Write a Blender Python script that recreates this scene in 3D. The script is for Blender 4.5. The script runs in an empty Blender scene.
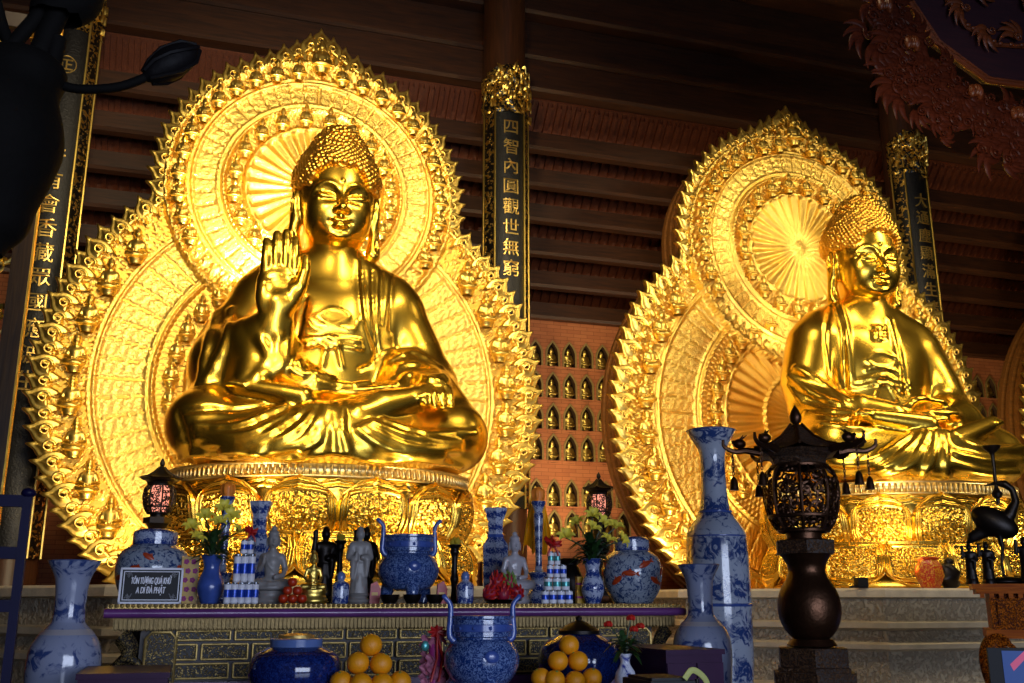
import bpy, bmesh, math, random
import numpy as np
from mathutils import Vector, Matrix, Euler
random.seed(7); np.random.seed(7)
PI = math.pi
SC = bpy.context.scene
COL = SC.collection
# ---------------------------------------------------------------- camera numbers (used to read distances off the photo)
F = 995.0; YAW = math.radians(17.5); PIT = math.atan((601 - 341.5) / F); CZ = 1.55
def ray(px, py):
    u = px - 512; v = 341.5 - py
    fh = F * math.cos(PIT) - v * math.sin(PIT); z = F * math.sin(PIT) + v * math.cos(PIT)
    return Vector((u * math.cos(YAW) + fh * math.sin(YAW), -u * math.sin(YAW) + fh * math.cos(YAW), z))
def at(px, py, Y):
    r = ray(px, py); t = Y / r.y
    return Vector((r.x * t, Y, CZ + r.z * t))
def mpp(px, py, Y):          # metres per pixel there
    w = at(px, py, Y)
    d = (w.x * math.sin(YAW) + Y * math.cos(YAW)) * math.cos(PIT) + (w.z - CZ) * math.sin(PIT)
    return d / F
# ---------------------------------------------------------------- objects
def empty(name, loc=(0, 0, 0), rz=0.0):
    o = bpy.data.objects.new(name, None); COL.objects.link(o)
    o.location = loc; o.rotation_euler = (0, 0, rz); o.empty_display_size = 0.1
    return o
def tag(o, label=None, cat=None, group=None, kind=None):
    if label: o['label'] = label
    if cat: o['category'] = cat
    if group: o['group'] = group
    if kind: o['kind'] = kind
    return o
def link_mesh(name, me, parent=None, loc=None):
    o = bpy.data.objects.new(name, me); COL.objects.link(o)
    if parent is not None: o.parent = parent
    if loc is not None: o.location = loc
    return o
def copy_tree(o, parent=None):
    c = o.copy(); COL.objects.link(c)
    if parent is not None: c.parent = parent
    for ch in list(o.children): copy_tree(ch, c)
    return c
class MB:
    """collects shapes, then links them as ONE mesh object"""
    def __init__(s): s.v = []; s.f = []; s.m = []; s.n = 0
    def add(s, verts, faces, mi=0, M=None):
        V = np.asarray(verts, float).reshape(-1, 3)
        if M is not None:
            A = np.array(M); V = V @ A[:3, :3].T + A[:3, 3]
        s.v.append(V); b = s.n
        s.f += [tuple(i + b for i in f) for f in faces]; s.m += [mi] * len(faces); s.n += len(V)
        return s
    def box(s, lo, hi, mi=0, M=None):
        x0, y0, z0 = lo; x1, y1, z1 = hi
        v = [(x0,y0,z0),(x1,y0,z0),(x1,y1,z0),(x0,y1,z0),(x0,y0,z1),(x1,y0,z1),(x1,y1,z1),(x0,y1,z1)]
        return s.add(v, [(0,3,2,1),(4,5,6,7),(0,1,5,4),(1,2,6,5),(2,3,7,6),(3,0,4,7)], mi, M)
    def lathe(s, prof, n=28, mi=0, M=None, ph=0.0, sx=1, sy=1, cap=True):
        P = np.array(prof, float); a = np.arange(n) * 2 * PI / n + ph
        v = np.stack([np.outer(P[:,0], np.cos(a)) * sx, np.outer(P[:,0], np.sin(a)) * sy, np.repeat(P[:,1][:,None], n, 1)], -1).reshape(-1, 3)
        f = []
        for i in range(len(P) - 1):
            for j in range(n):
                k = (j + 1) % n
                f.append((i*n+j, i*n+k, (i+1)*n+k, (i+1)*n+j))
        if cap:
            if P[0,0] > 1e-5: f.append(tuple(range(n-1, -1, -1)))
            if P[-1,0] > 1e-5: f.append(tuple((len(P)-1)*n + j for j in range(n)))
        return s.add(v, f, mi, M)
    def tube(s, pts, r, n=8, mi=0, M=None, closed=False, flat=None):
        P = np.array(pts, float); k = len(P); R = np.full(k, r, float) if np.isscalar(r) else np.array(r, float)
        T = np.gradient(P, axis=0)
        if closed: T = np.roll(P, -1, 0) - np.roll(P, 1, 0)
        T /= np.linalg.norm(T, axis=1)[:, None] + 1e-9
        up = np.array([0.13, 0.21, 0.97]);
        if abs(T[0] @ up) > .9: up = np.array([.98, .1, .15])
        N = up - T[0] * (T[0] @ up); N /= np.linalg.norm(N)
        v = []; a = np.arange(n) * 2 * PI / n
        for i in range(k):
            N = N - T[i] * (T[i] @ N); N /= np.linalg.norm(N) + 1e-9; B = np.cross(T[i], N)
            v.append(P[i] + R[i] * (np.outer(np.cos(a), N) + np.outer(np.sin(a), B)))
        v = np.concatenate(v); f = []
        for i in range(k if closed else k - 1):
            for j in range(n):
                q = (j + 1) % n; i2 = (i + 1) % k
                f.append((i*n+j, i*n+q, i2*n+q, i2*n+j))
        if not closed: f += [tuple(range(n-1, -1, -1)), tuple((k-1)*n + j for j in range(n))]
        if flat is not None:
            c = np.array(flat[0]); ax = flat[1]; v[:, ax] = c[ax] + (v[:, ax] - c[ax]) * flat[2]
        return s.add(v, f, mi, M)
    def ball(s, c, r, nu=14, nv=9, mi=0, M=None):
        rr = (r, r, r) if np.isscalar(r) else r
        v = [(0,0,-1)]; f = []
        for i in range(1, nv):
            t = PI * i / nv - PI / 2
            for j in range(nu): a = 2*PI*j/nu; v.append((math.cos(t)*math.cos(a), math.cos(t)*math.sin(a), math.sin(t)))
        v.append((0,0,1)); L = len(v) - 1
        for j in range(nu):
            k = (j+1) % nu
            f.append((0, 1+k, 1+j)); f.append((L, L-nu+j, L-nu+k))
            for i in range(nv-2): f.append((1+i*nu+j, 1+i*nu+k, 1+(i+1)*nu+k, 1+(i+1)*nu+j))
        V = np.array(v) * np.array(rr) + np.array(c)
        return s.add(V, f, mi, M)
    def prism(s, poly, y0, y1, mi=0, M=None):      # polygon in x,z pulled along y
        n = len(poly); v = [(x, y0, z) for x, z in poly] + [(x, y1, z) for x, z in poly]
        f = [tuple(range(n)), tuple(range(2*n-1, n-1, -1))] + [(i, n+i, n+(i+1)%n, (i+1)%n) for i in range(n)]
        return s.add(v, f, mi, M)
    def grid(s, V, mi=0, M=None, flip=False):      # V: (a,b,3)
        a, b, _ = V.shape; f = []
        for i in range(a-1):
            for j in range(b-1):
                q = (i*b+j, i*b+j+1, (i+1)*b+j+1, (i+1)*b+j)
                f.append(q[::-1] if flip else q)
        return s.add(V.reshape(-1, 3), f, mi, M)
    def mesh(s, name, mats, smooth=True, angle=None):
        me = bpy.data.meshes.new(name)
        V = np.concatenate(s.v) if s.v else np.zeros((0, 3))
        me.from_pydata(V.tolist(), [], s.f)
        for m in (mats if isinstance(mats, (list, tuple)) else [mats]): me.materials.append(m)
        me.polygons.foreach_set('material_index', s.m)
        me.polygons.foreach_set('use_smooth', [bool(smooth)] * len(s.f))
        me.validate(); me.update()
        if smooth and angle is not None:
            try: me.set_sharp_from_angle(angle=math.radians(angle))
            except Exception: pass
        return me
    def build(s, name, mats, parent=None, loc=None, smooth=True, angle=40):
        return link_mesh(name, s.mesh(name, mats, smooth, angle), parent, loc)
def TR(loc=(0,0,0), rot=(0,0,0), sc=(1,1,1)):
    if np.isscalar(sc): sc = (sc, sc, sc)
    return Matrix.Translation(loc) @ Euler(rot).to_matrix().to_4x4() @ Matrix.Diagonal((*sc, 1))
def smooth_path(pts, n=8):
    P = [np.array(p, float) for p in pts]; P = [2*P[0]-P[1]] + P + [2*P[-1]-P[-2]]; out = []
    for i in range(1, len(P)-2):
        for k in range(n):
            t = k / n
            out.append(.5*((2*P[i]) + (P[i+1]-P[i-1])*t + (2*P[i-1]-5*P[i]+4*P[i+1]-P[i+2])*t*t + (3*P[i]-P[i-1]-3*P[i+1]+P[i+2])*t**3))
    out.append(P[-2]); return np.array(out)
# ---------------------------------------------------------------- sculpting in a distance grid
class Grid:
    def __init__(s, lo, hi, h):
        s.lo = np.array(lo, float); s.h = h; s.n = np.ceil((np.array(hi) - s.lo) / h).astype(int) + 1
        s.d = np.full(s.n, 4.0, np.float32)
    def sub_box(s, lo, hi):
        a = np.clip(np.floor((np.array(lo) - s.lo) / s.h).astype(int), 0, s.n); b = np.clip(np.ceil((np.array(hi) - s.lo) / s.h).astype(int) + 1, 0, s.n)
        sl = tuple(slice(a[i], b[i]) for i in range(3))
        ax = [(s.lo[i] + s.h * np.arange(a[i], b[i])).astype(np.float32) for i in range(3)]
        return sl, ax[0][:,None,None], ax[1][None,:,None], ax[2][None,None,:]
    def op(s, pr, k=.05, sub=False):
        lo, hi, fn = pr; m = max(k, s.h) * 1.2 + s.h * 2
        sl, X, Y, Z = s.sub_box(np.array(lo) - m, np.array(hi) + m)
        b = fn(X, Y, Z); a = s.d[sl]
        if sub:
            h = np.clip(.5 - .5 * (a + b) / k, 0, 1); s.d[sl] = a * (1 - h) - b * h + k * h * (1 - h)
        else:
            h = np.clip(.5 + .5 * (a - b) / k, 0, 1); s.d[sl] = a * (1 - h) + b * h - k * h * (1 - h)
        return s
    def ell(s, c, r, k=.1, rot=None, sub=False):
        R = None if rot is None else np.array(Euler(rot).to_matrix().transposed()); m = max(r) if rot is not None else None
        lo = [c[i] - (m or r[i]) for i in range(3)]; hi = [c[i] + (m or r[i]) for i in range(3)]
        def fn(X, Y, Z):
            x, y, z = X - c[0], Y - c[1], Z - c[2]
            if R is not None: x, y, z = (R[i,0]*x + R[i,1]*y + R[i,2]*z for i in range(3))
            k0 = np.sqrt((x/r[0])**2 + (y/r[1])**2 + (z/r[2])**2) + 1e-6
            k1 = np.sqrt((x/r[0]**2)**2 + (y/r[1]**2)**2 + (z/r[2]**2)**2) + 1e-6
            return k0 * (k0 - 1) / k1
        return s.op((lo, hi, fn), k, sub)
    def tube(s, pts, rad, k=.06, sub=False, sc=(1,1,1)):
        P = np.array(pts, float); R = np.full(len(P), rad, float) if np.isscalar(rad) else np.array(rad, float)
        m = R.max() * max(sc)
        def fn(X, Y, Z):
            d = None
            for a, b, ra, rb in zip(P[:-1], P[1:], R[:-1], R[1:]):
                ab = (b - a) / sc; L = ab @ ab + 1e-9
                x, y, z = (X - a[0])/sc[0], (Y - a[1])/sc[1], (Z - a[2])/sc[2]
                t = np.clip((x*ab[0] + y*ab[1] + z*ab[2]) / L, 0, 1)
                q = (np.sqrt((x - t*ab[0])**2 + (y - t*ab[1])**2 + (z - t*ab[2])**2) - (ra + (rb - ra) * t)) * min(sc)
                d = q if d is None else np.minimum(d, q)
            return d
        return s.op((P.min(0) - m, P.max(0) + m, fn), k, sub)
    def ridge(s, pts, A, w):                       # a fold (A > 0) or a groove (A < 0) along a line on the surface
        P = np.array(pts, float)
        if len(P) < 2: return s
        for i in range(0, len(P) - 1, 6):
            Q = P[i:i+7]
            if len(Q) < 2: break
        sl, X, Y, Z = s.sub_box(P.min(0) - 2.6*w, P.max(0) + 2.6*w)
        d2 = None
        for a, b in zip(P[:-1], P[1:]):
            ab = b - a; L = ab @ ab + 1e-9; x, y, z = X - a[0], Y - a[1], Z - a[2]
            t = np.clip((x*ab[0] + y*ab[1] + z*ab[2]) / L, 0, 1)
            q = (x - t*ab[0])**2 + (y - t*ab[1])**2 + (z - t*ab[2])**2
            d2 = q if d2 is None else np.minimum(d2, q)
        s.d[sl] -= (A * np.exp(-d2 / (w*w))).astype(np.float32)
        return s
    def cast(s, o, dr, t0, t1):
        o = np.array(o, float); dr = np.array(dr, float); dr /= np.linalg.norm(dr)
        t = np.arange(t0, t1, s.h * .5); p = o + t[:,None] * dr
        i = np.round((p - s.lo) / s.h).astype(int); ok = ((i >= 0) & (i < s.n)).all(1); i = np.clip(i, 0, s.n - 1)
        v = np.where(ok, s.d[i[:,0], i[:,1], i[:,2]], 9)
        k = np.argmax(v < 0)
        return p[k] if v[k] < 0 else None
    def front(s, xz, n=8):                         # drop a line given in x,z onto the front (-y) of the shape
        out = []
        for x, z in smooth_path([(a, b, 0) for a, b in xz], n)[:, :2]:
            p = s.cast((x, s.lo[1], z), (0, 1, 0), 0, 9)
            if p is not None: out.append(p)
        return out
    def mesh(s, cut=None):
        d = s.d; n = s.n; ins = d < 0
        c = [(0,0,0),(1,0,0),(0,1,0),(1,1,0),(0,0,1),(1,0,1),(0,1,1),(1,1,1)]
        sl = lambda o, arr: arr[o[0]:n[0]-1+o[0], o[1]:n[1]-1+o[1], o[2]:n[2]-1+o[2]]
        cnt = sum(sl(o, ins).astype(np.int8) for o in c); act = (cnt > 0) & (cnt < 8)
        idx = np.argwhere(act); V = np.zeros((len(idx), 3)); N = np.zeros(len(idx))
        val = [d[idx[:,0]+o[0], idx[:,1]+o[1], idx[:,2]+o[2]] for o in c]
        for a in range(8):
            for b in range(a + 1, 8):
                if sum(abs(c[a][i] - c[b][i]) for i in range(3)) != 1: continue
                m = (val[a] < 0) != (val[b] < 0)
                t = val[a][m] / (val[a][m] - val[b][m])
                V[m] += np.array(c[a]) + t[:,None] * (np.array(c[b]) - np.array(c[a])); N[m] += 1
        V = s.lo + s.h * (idx + V / N[:,None])
        ids = np.full(act.shape, -1, np.int64); ids[tuple(idx.T)] = np.arange(len(idx)); F = []
        for ax in range(3):
            o = [0,0,0]; o[ax] = 1; u, w = (ax+1) % 3, (ax+2) % 3
            A = ins[:n[0]-o[0], :n[1]-o[1], :n[2]-o[2]]; B = ins[o[0]:, o[1]:, o[2]:]
            e = np.argwhere(A != B); e = e[(e[:,u] > 0) & (e[:,w] > 0) & (e[:,u] < n[u]-1) & (e[:,w] < n[w]-1)]
            def cell(du, dw): q = e.copy(); q[:,u] -= du; q[:,w] -= dw; return ids[tuple(q.T)]
            q = np.stack([cell(1,1), cell(0,1), cell(0,0), cell(1,0)], 1)
            fl = ~A[tuple(e.T)]; q[fl] = q[fl][:, ::-1]; F.append(q)
        return V, np.concatenate(F)
def np_mesh(name, V, Fq, mat, smooth=True):
    me = bpy.data.meshes.new(name); me.vertices.add(len(V)); me.vertices.foreach_set('co', np.asarray(V, np.float32).ravel())
    me.loops.add(Fq.size); me.loops.foreach_set('vertex_index', Fq.astype(np.int32).ravel())
    me.polygons.add(len(Fq)); me.polygons.foreach_set('loop_start', np.arange(len(Fq), dtype=np.int32) * Fq.shape[1])
    me.polygons.foreach_set('use_smooth', [smooth] * len(Fq)); me.materials.append(mat); me.update(calc_edges=True); me.validate()
    return me
# ---------------------------------------------------------------- materials
def nm(name):
    m = bpy.data.materials.new(name); m.use_nodes = True; nt = m.node_tree; b = nt.nodes['Principled BSDF']
    return m, nt, b
def N(nt, t, **kw):
    n = nt.nodes.new(t)
    for k, v in kw.items():
        if k.startswith('i_'): n.inputs[k[2:].replace('_', ' ')].default_value = v
        else: setattr(n, k, v)
    return n
def ramp(nt, stops, interp='LINEAR'):
    r = nt.nodes.new('ShaderNodeValToRGB'); cr = r.color_ramp; cr.interpolation = interp
    while len(cr.elements) < len(stops): cr.elements.new(.5)
    for e, (p, c) in zip(cr.elements, stops): e.position = p; e.color = (*c, 1) if len(c) == 3 else c
    return r
def rgb(h):                                         # '#rrggbb' as seen -> linear
    h = h.lstrip('#'); v = [int(h[i:i+2], 16) / 255 for i in (0, 2, 4)]
    return tuple(x / 12.92 if x <= .04045 else ((x + .055) / 1.055) ** 2.4 for x in v)
def M_plain(name, col, rough=.5, metal=0, var=.12, vs=6, bump=0, bs=30, coat=0, spec=.5):
    m, nt, b = nm(name); c = rgb(col) if isinstance(col, str) else col
    tc = N(nt, 'ShaderNodeTexCoord'); no = N(nt, 'ShaderNodeTexNoise', i_Scale=vs, i_Detail=5.0)
    nt.links.new(tc.outputs['Object'], no.inputs['Vector'])
    r = ramp(nt, [(.3, tuple(x*(1-var) for x in c)), (.7, tuple(min(1, x*(1+var)) for x in c))])
    nt.links.new(no.outputs['Fac'], r.inputs['Fac']); nt.links.new(r.outputs['Color'], b.inputs['Base Color'])
    b.inputs['Roughness'].default_value = rough; b.inputs['Metallic'].default_value = metal; b.inputs['Specular IOR Level'].default_value = spec
    if coat: b.inputs['Coat Weight'].default_value = coat; b.inputs['Coat Roughness'].default_value = .08
    if bump:
        n2 = N(nt, 'ShaderNodeTexNoise', i_Scale=bs, i_Detail=6.0); nt.links.new(tc.outputs['Object'], n2.inputs['Vector'])
        bp = N(nt, 'ShaderNodeBump', i_Strength=bump, i_Distance=.02); nt.links.new(n2.outputs['Fac'], bp.inputs['Height']); nt.links.new(bp.outputs['Normal'], b.inputs['Normal'])
    return m
def M_wood(name, c1, c2, rough=.45, axis='X', scale=3, bump=.15):
    m, nt, b = nm(name); tc = N(nt, 'ShaderNodeTexCoord'); mp = N(nt, 'ShaderNodeMapping')
    s = [14, 14, 14]; s['XYZ'.index(axis)] = 1.0; mp.inputs['Scale'].default_value = s
    no = N(nt, 'ShaderNodeTexNoise', i_Scale=scale * .5, i_Detail=8.0, i_Distortion=.6)
    nt.links.new(tc.outputs['Object'], mp.inputs['Vector']); nt.links.new(mp.outputs['Vector'], no.inputs['Vector'])
    r = ramp(nt, [(.3, rgb(c1)), (.7, rgb(c2))]); nt.links.new(no.outputs['Fac'], r.inputs['Fac']); nt.links.new(r.outputs['Color'], b.inputs['Base Color'])
    b.inputs['Roughness'].default_value = rough
    bp = N(nt, 'ShaderNodeBump', i_Strength=bump, i_Distance=.01); nt.links.new(no.outputs['Fac'], bp.inputs['Height']); nt.links.new(bp.outputs['Normal'], b.inputs['Normal'])
    return m
def M_ornate(name, c, c2=None, rough=.35, metal=1, scale=9, strength=.8, dist=.05, lo=.42, hi=.6, rscale=None):
    """carved / gilded relief: swirling ridges in the normal, optional second colour in the hollows"""
    m, nt, b = nm(name); tc = N(nt, 'ShaderNodeTexCoord')
    no = N(nt, 'ShaderNodeTexNoise', i_Scale=scale, i_Detail=2.0, i_Distortion=2.4); nt.links.new(tc.outputs['Object'], no.inputs['Vector'])
    vo = N(nt, 'ShaderNodeTexVoronoi', feature='SMOOTH_F1', i_Scale=scale * 2.1); nt.links.new(tc.outputs['Object'], vo.inputs['Vector'])
    mx = N(nt, 'ShaderNodeMath', operation='MULTIPLY_ADD'); mx.inputs[1].default_value = -.7
    nt.links.new(vo.outputs['Distance'], mx.inputs[0]); nt.links.new(no.outputs['Fac'], mx.inputs[2])
    r = ramp(nt, [(lo - .25, (0, 0, 0)), (hi - .25, (1, 1, 1))]); nt.links.new(mx.outputs[0], r.inputs['Fac'])
    bp = N(nt, 'ShaderNodeBump', i_Strength=strength, i_Distance=dist); nt.links.new(r.outputs['Color'], bp.inputs['Height']); nt.links.new(bp.outputs['Normal'], b.inputs['Normal'])
    C = rgb(c) if isinstance(c, str) else c
    if c2:
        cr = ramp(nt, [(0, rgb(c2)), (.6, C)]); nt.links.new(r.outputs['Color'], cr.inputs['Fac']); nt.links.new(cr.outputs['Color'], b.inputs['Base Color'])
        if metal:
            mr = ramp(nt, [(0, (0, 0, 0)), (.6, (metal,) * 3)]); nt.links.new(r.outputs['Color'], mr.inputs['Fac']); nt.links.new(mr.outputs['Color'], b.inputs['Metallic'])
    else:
        b.inputs['Base Color'].default_value = (*C, 1); b.inputs['Metallic'].default_value = metal
    b.inputs['Roughness'].default_value = rough
    return m
def M_porcelain(name, base='#c9d2e4', ink='#1d3d9a', scale=8, thr=.52, soft=.05, extra=None, bands=0, rough=.14, ink2=None):
    m, nt, b = nm(name); tc = N(nt, 'ShaderNodeTexCoord')
    no = N(nt, 'ShaderNodeTexNoise', i_Scale=scale, i_Detail=4.0, i_Distortion=1.5, i_Roughness=.62); nt.links.new(tc.outputs['Object'], no.inputs['Vector'])
    src = no.outputs['Fac']
    if bands:
        sx = N(nt, 'ShaderNodeSeparateXYZ'); nt.links.new(tc.outputs['Object'], sx.inputs[0])
        w = N(nt, 'ShaderNodeMath', operation='MULTIPLY'); w.inputs[1].default_value = bands; nt.links.new(sx.outputs['Z'], w.inputs[0])
        sn = N(nt, 'ShaderNodeMath', operation='SINE'); nt.links.new(w.outputs[0], sn.inputs[0])
        pw = N(nt, 'ShaderNodeMath', operation='MULTIPLY_ADD'); pw.inputs[1].default_value = .09; nt.links.new(sn.outputs[0], pw.inputs[0]); nt.links.new(src, pw.inputs[2]); src = pw.outputs[0]
    r = ramp(nt, [(thr - soft, rgb(base)), (thr + soft, rgb(ink))]); nt.links.new(src, r.inputs['Fac']); out = r.outputs['Color']
    if extra:
        n2 = N(nt, 'ShaderNodeTexNoise', i_Scale=scale * .55, i_Detail=3.0, i_Distortion=.8)
        mp = N(nt, 'ShaderNodeMapping'); mp.inputs['Location'].default_value = (3.1, 1.7, 5.2); nt.links.new(tc.outputs['Object'], mp.inputs[0]); nt.links.new(mp.outputs[0], n2.inputs['Vector'])
        r2 = ramp(nt, [(.6, (0, 0, 0)), (.63, (1, 1, 1))]); nt.links.new(n2.outputs['Fac'], r2.inputs['Fac'])
        mx = N(nt, 'ShaderNodeMixRGB'); nt.links.new(r2.outputs['Color'], mx.inputs['Fac']); nt.links.new(out, mx.inputs[1]); mx.inputs[2].default_value = (*rgb(extra), 1); out = mx.outputs[0]
    nt.links.new(out, b.inputs['Base Color']); b.inputs['Roughness'].default_value = rough
    b.inputs['Coat Weight'].default_value = .5; b.inputs['Coat Roughness'].default_value = .05
    return m
def M_stripe(name, c1, c2, axis='Z', freq=100, duty=0.0, rough=.3, metal=0):
    m, nt, b = nm(name); tc = N(nt, 'ShaderNodeTexCoord'); sx = N(nt, 'ShaderNodeSeparateXYZ'); nt.links.new(tc.outputs['Object'], sx.inputs[0])
    w = N(nt, 'ShaderNodeMath', operation='MULTIPLY'); w.inputs[1].default_value = freq; nt.links.new(sx.outputs[axis], w.inputs[0])
    sn = N(nt, 'ShaderNodeMath', operation='SINE'); nt.links.new(w.outputs[0], sn.inputs[0])
    r = ramp(nt, [(.45, rgb(c1)), (.55, rgb(c2))]); ad = N(nt, 'ShaderNodeMath', operation='MULTIPLY_ADD'); ad.inputs[1].default_value = .5; ad.inputs[2].default_value = .5 + duty
    nt.links.new(sn.outputs[0], ad.inputs[0]); nt.links.new(ad.outputs[0], r.inputs['Fac']); nt.links.new(r.outputs['Color'], b.inputs['Base Color'])
    b.inputs['Roughness'].default_value = rough; b.inputs['Metallic'].default_value = metal
    return m
def M_emit(name, c, s):
    m, nt, b = nm(name); b.inputs['Base Color'].default_value = (*rgb(c), 1)
    b.inputs['Emission Color'].default_value = (*rgb(c), 1); b.inputs['Emission Strength'].default_value = s
    return m
def M_brick():
    m, nt, b = nm('brick'); tc = N(nt, 'ShaderNodeTexCoord'); mp = N(nt, 'ShaderNodeMapping'); mp.inputs['Rotation'].default_value = (PI/2, 0, 0)
    nt.links.new(tc.outputs['Object'], mp.inputs[0])
    br = N(nt, 'ShaderNodeTexBrick', i_Scale=1.0, i_Mortar_Size=.006); br.inputs['Brick Width'].default_value = .34; br.inputs['Row Height'].default_value = .09
    br.inputs['Color1'].default_value = (*rgb('#c87c4c'), 1); br.inputs['Color2'].default_value = (*rgb('#ba6e42'), 1); br.inputs['Mortar'].default_value = (*rgb('#945432'), 1)
    nt.links.new(mp.outputs[0], br.inputs['Vector'])
    no = N(nt, 'ShaderNodeTexNoise', i_Scale=2.5, i_Detail=6.0); nt.links.new(tc.outputs['Object'], no.inputs['Vector'])
    mx = N(nt, 'ShaderNodeMixRGB', blend_type='MULTIPLY'); mx.inputs[0].default_value = .35; nt.links.new(br.outputs['Color'], mx.inputs[1]); nt.links.new(no.outputs['Fac'], mx.inputs[2])
    nt.links.new(mx.outputs[0], b.inputs['Base Color']); b.inputs['Roughness'].default_value = .75
    bp = N(nt, 'ShaderNodeBump', i_Strength=.35, i_Distance=.01); nt.links.new(br.outputs['Fac'], bp.inputs['Height']); bp.invert = True; nt.links.new(bp.outputs['Normal'], b.inputs['Normal'])
    return m
GOLD = (0.98, 0.61, 0.07)
mt = {}
mt['gold'] = M_plain('polished_gold', GOLD, .27, 1, .06, 2.5, .03, 7)
mt['gold_pale'] = M_plain('pale_gold_leaf', (.85, .66, .30), .4, 1, .15, 8)
mt['gold_hair'] = M_plain('curled_hair_gold', (0.90, 0.50, 0.07), .34, 1, .1, 4)
mt['gold_halo'] = M_ornate('gilded_relief', (0.98, 0.69, 0.16), None, .38, 1, 17, .30, .022)
mt['gold_fine'] = M_plain('gilded_carving', (0.97, 0.66, 0.15), .34, 1, .12, 6, .12, 22)
mt['gold_petal'] = M_plain('gilded_petal', (0.93, 0.58, 0.085), .27, 1, .1, 4, .1, 14)
mt['gold_dull'] = M_plain('dull_gold_leaf', (0.75, 0.46, 0.08), .45, 1, .2, 8, .2, 30)
mt['halo_side'] = M_wood('halo_back_boards', '#6a4018', '#8a5820', .5, 'X', 4)
mt['beam'] = M_wood('dark_beam_wood', '#2c180c', '#482812', .45, 'X', 3)
mt['board'] = M_wood('red_brown_boards', '#4e220e', '#6c3414', .5, 'Y', 5, .3)
mt['colwood'] = M_wood('column_wood', '#3a2212', '#54301a', .4, 'Z', 3)
mt['carved'] = M_wood('carved_dark_wood', '#30120a', '#4c2012', .42, 'X', 6)
mt['lacquer'] = M_ornate('black_lacquer', '#0c0a08', '#040303', .5, 0, 14, .3, .01)
mt['lacq_orn'] = M_ornate('gold_flecked_lacquer', (0.85, 0.52, 0.10), '#0a0806', .35, 1, 7, .6, .02, .5, .54)
mt['crown'] = M_ornate('pierced_gilt_crown', (0.85, 0.54, 0.10), '#0a0806', .35, 1, 9, .8, .02, .44, .50)
mt['brick'] = M_brick()
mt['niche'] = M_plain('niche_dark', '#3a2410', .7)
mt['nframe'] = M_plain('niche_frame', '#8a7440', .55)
mt['floor'] = M_plain('floor_tile', '#3a3230', .25, 0, .2, 1.2)
mt['plaster'] = M_plain('dim_wall', '#33241a', .8)
mt['stone'] = M_plain('grey_stone', '#cfc2aa', .7, 0, .14, 5, .35, 28)
mt['stone_c'] = M_ornate('carved_stone', '#c8bba2', '#a89a84', .72, 0, 9, .8, .03, .38, .58)
mt['bronze'] = M_plain('dark_bronze', '#4a3020', .36, .85, .25, 7, .15, 40)
mt['bronze_c'] = M_ornate('carved_bronze', '#6a4c34', '#2a1a10', .4, .8, 40, .9, .008)
mt['iron'] = M_plain('black_bronze', '#1c1512', .4, .6, .2, 9)
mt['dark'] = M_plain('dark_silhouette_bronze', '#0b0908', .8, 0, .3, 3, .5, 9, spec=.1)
mt['por_land'] = M_porcelain('landscape_porcelain', '#aab4c8', '#2c4480', 10, .53, .06, bands=16)
mt['por_vase'] = M_porcelain('pale_vase_porcelain', '#9098b4', '#34477f', 11, .60, .07, bands=22)
mt['por_small'] = M_porcelain('small_blue_white', '#a9b4cf', '#22397f', 34, .5, .05, bands=60)
mt['por_blue'] = M_porcelain('blue_flower_glaze', '#6a82b4', '#16306e', 60, .48, .06)
mt['por_navy'] = M_porcelain('navy_glaze', '#1c357e', '#0d1748', 60, .46, .1, rough=.1)
mt['por_lid'] = M_plain('blue_grey_glaze', '#5870a8', .2, 0, .1, 10, coat=.4)
mt['por_fish'] = M_porcelain('fish_jar_porcelain', '#9aa5b6', '#2c4272', 26, .54, .05)
mt['por_white'] = M_plain('white_porcelain', '#a9a5ac', .3, 0, .06, 5, coat=.3)
mt['por_grey'] = M_plain('grey_glazed_figure', '#8a8684', .4, 0, .1, 6)
mt['fish'] = M_plain('orange_fish_enamel', '#b03c14', .3, 0, .2, 40)
mt['cobalt'] = M_plain('cobalt_glaze', '#3c55a0', .25, 0, .2, 14, coat=.5)
mt['tab_top'] = M_plain('purple_lacquer', '#643270', .28, 0, .2, 5, coat=.3)
mt['tab_dark'] = M_plain('dark_lacquer_panel', '#2a1c16', .45, 0, .2, 9)
mt['tab_gold'] = M_plain('aged_gold_trim', (0.52, 0.36, 0.12), .45, .75, .25, 18, .2, 60)
mt['tab_fringe'] = M_plain('dark_gold_fringe', (0.26, 0.18, 0.07), .5, .6, .3, 24, .2, 60)
mt['tab_carve'] = M_ornate('aged_gold_carving', (0.46, 0.33, 0.12), '#140c08', .48, .7, 44, 1.0, .008, .46, .62)
mt['purple'] = M_plain('deep_purple_cabinet', '#341838', .4, 0, .12, 5)
mt['blue_rail'] = M_plain('blue_violet_paint', '#0e0c2e', .4, 0, .15, 6)
mt['orange'] = M_plain('orange_peel', '#e8960c', .45, 0, .08, 9, .2, 120)
mt['apple'] = M_plain('red_apple', '#a82c10', .3, 0, .35, 14)
mt['dragon'] = M_plain('dragon_fruit', '#a0203c', .45, 0, .25, 20)
mt['dragon_g'] = M_plain('dragon_fruit_scale', '#6a8a3c', .5)
mt['leaf'] = M_plain('dark_leaf', '#1e3a16', .45, 0, .4, 15)
mt['lily'] = M_plain('yellow_lily', '#f2e04c', .5, 0, .15, 20)
mt['rose'] = M_plain('red_rose', '#c01c10', .5, 0, .25, 20)
mt['pinkfl'] = M_plain('pink_wrap', '#a8627a', .5, 0, .35, 14)
mt['redcloth'] = M_plain('red_ribbon', '#b01818', .4, 0, .2, 12)
mt['yellow'] = M_plain('yellow_silk', '#ffb80a', .45, 0, .1, 6)
mt['yellow_p'] = M_plain('yellow_packet', '#c89a1c', .4)
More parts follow.
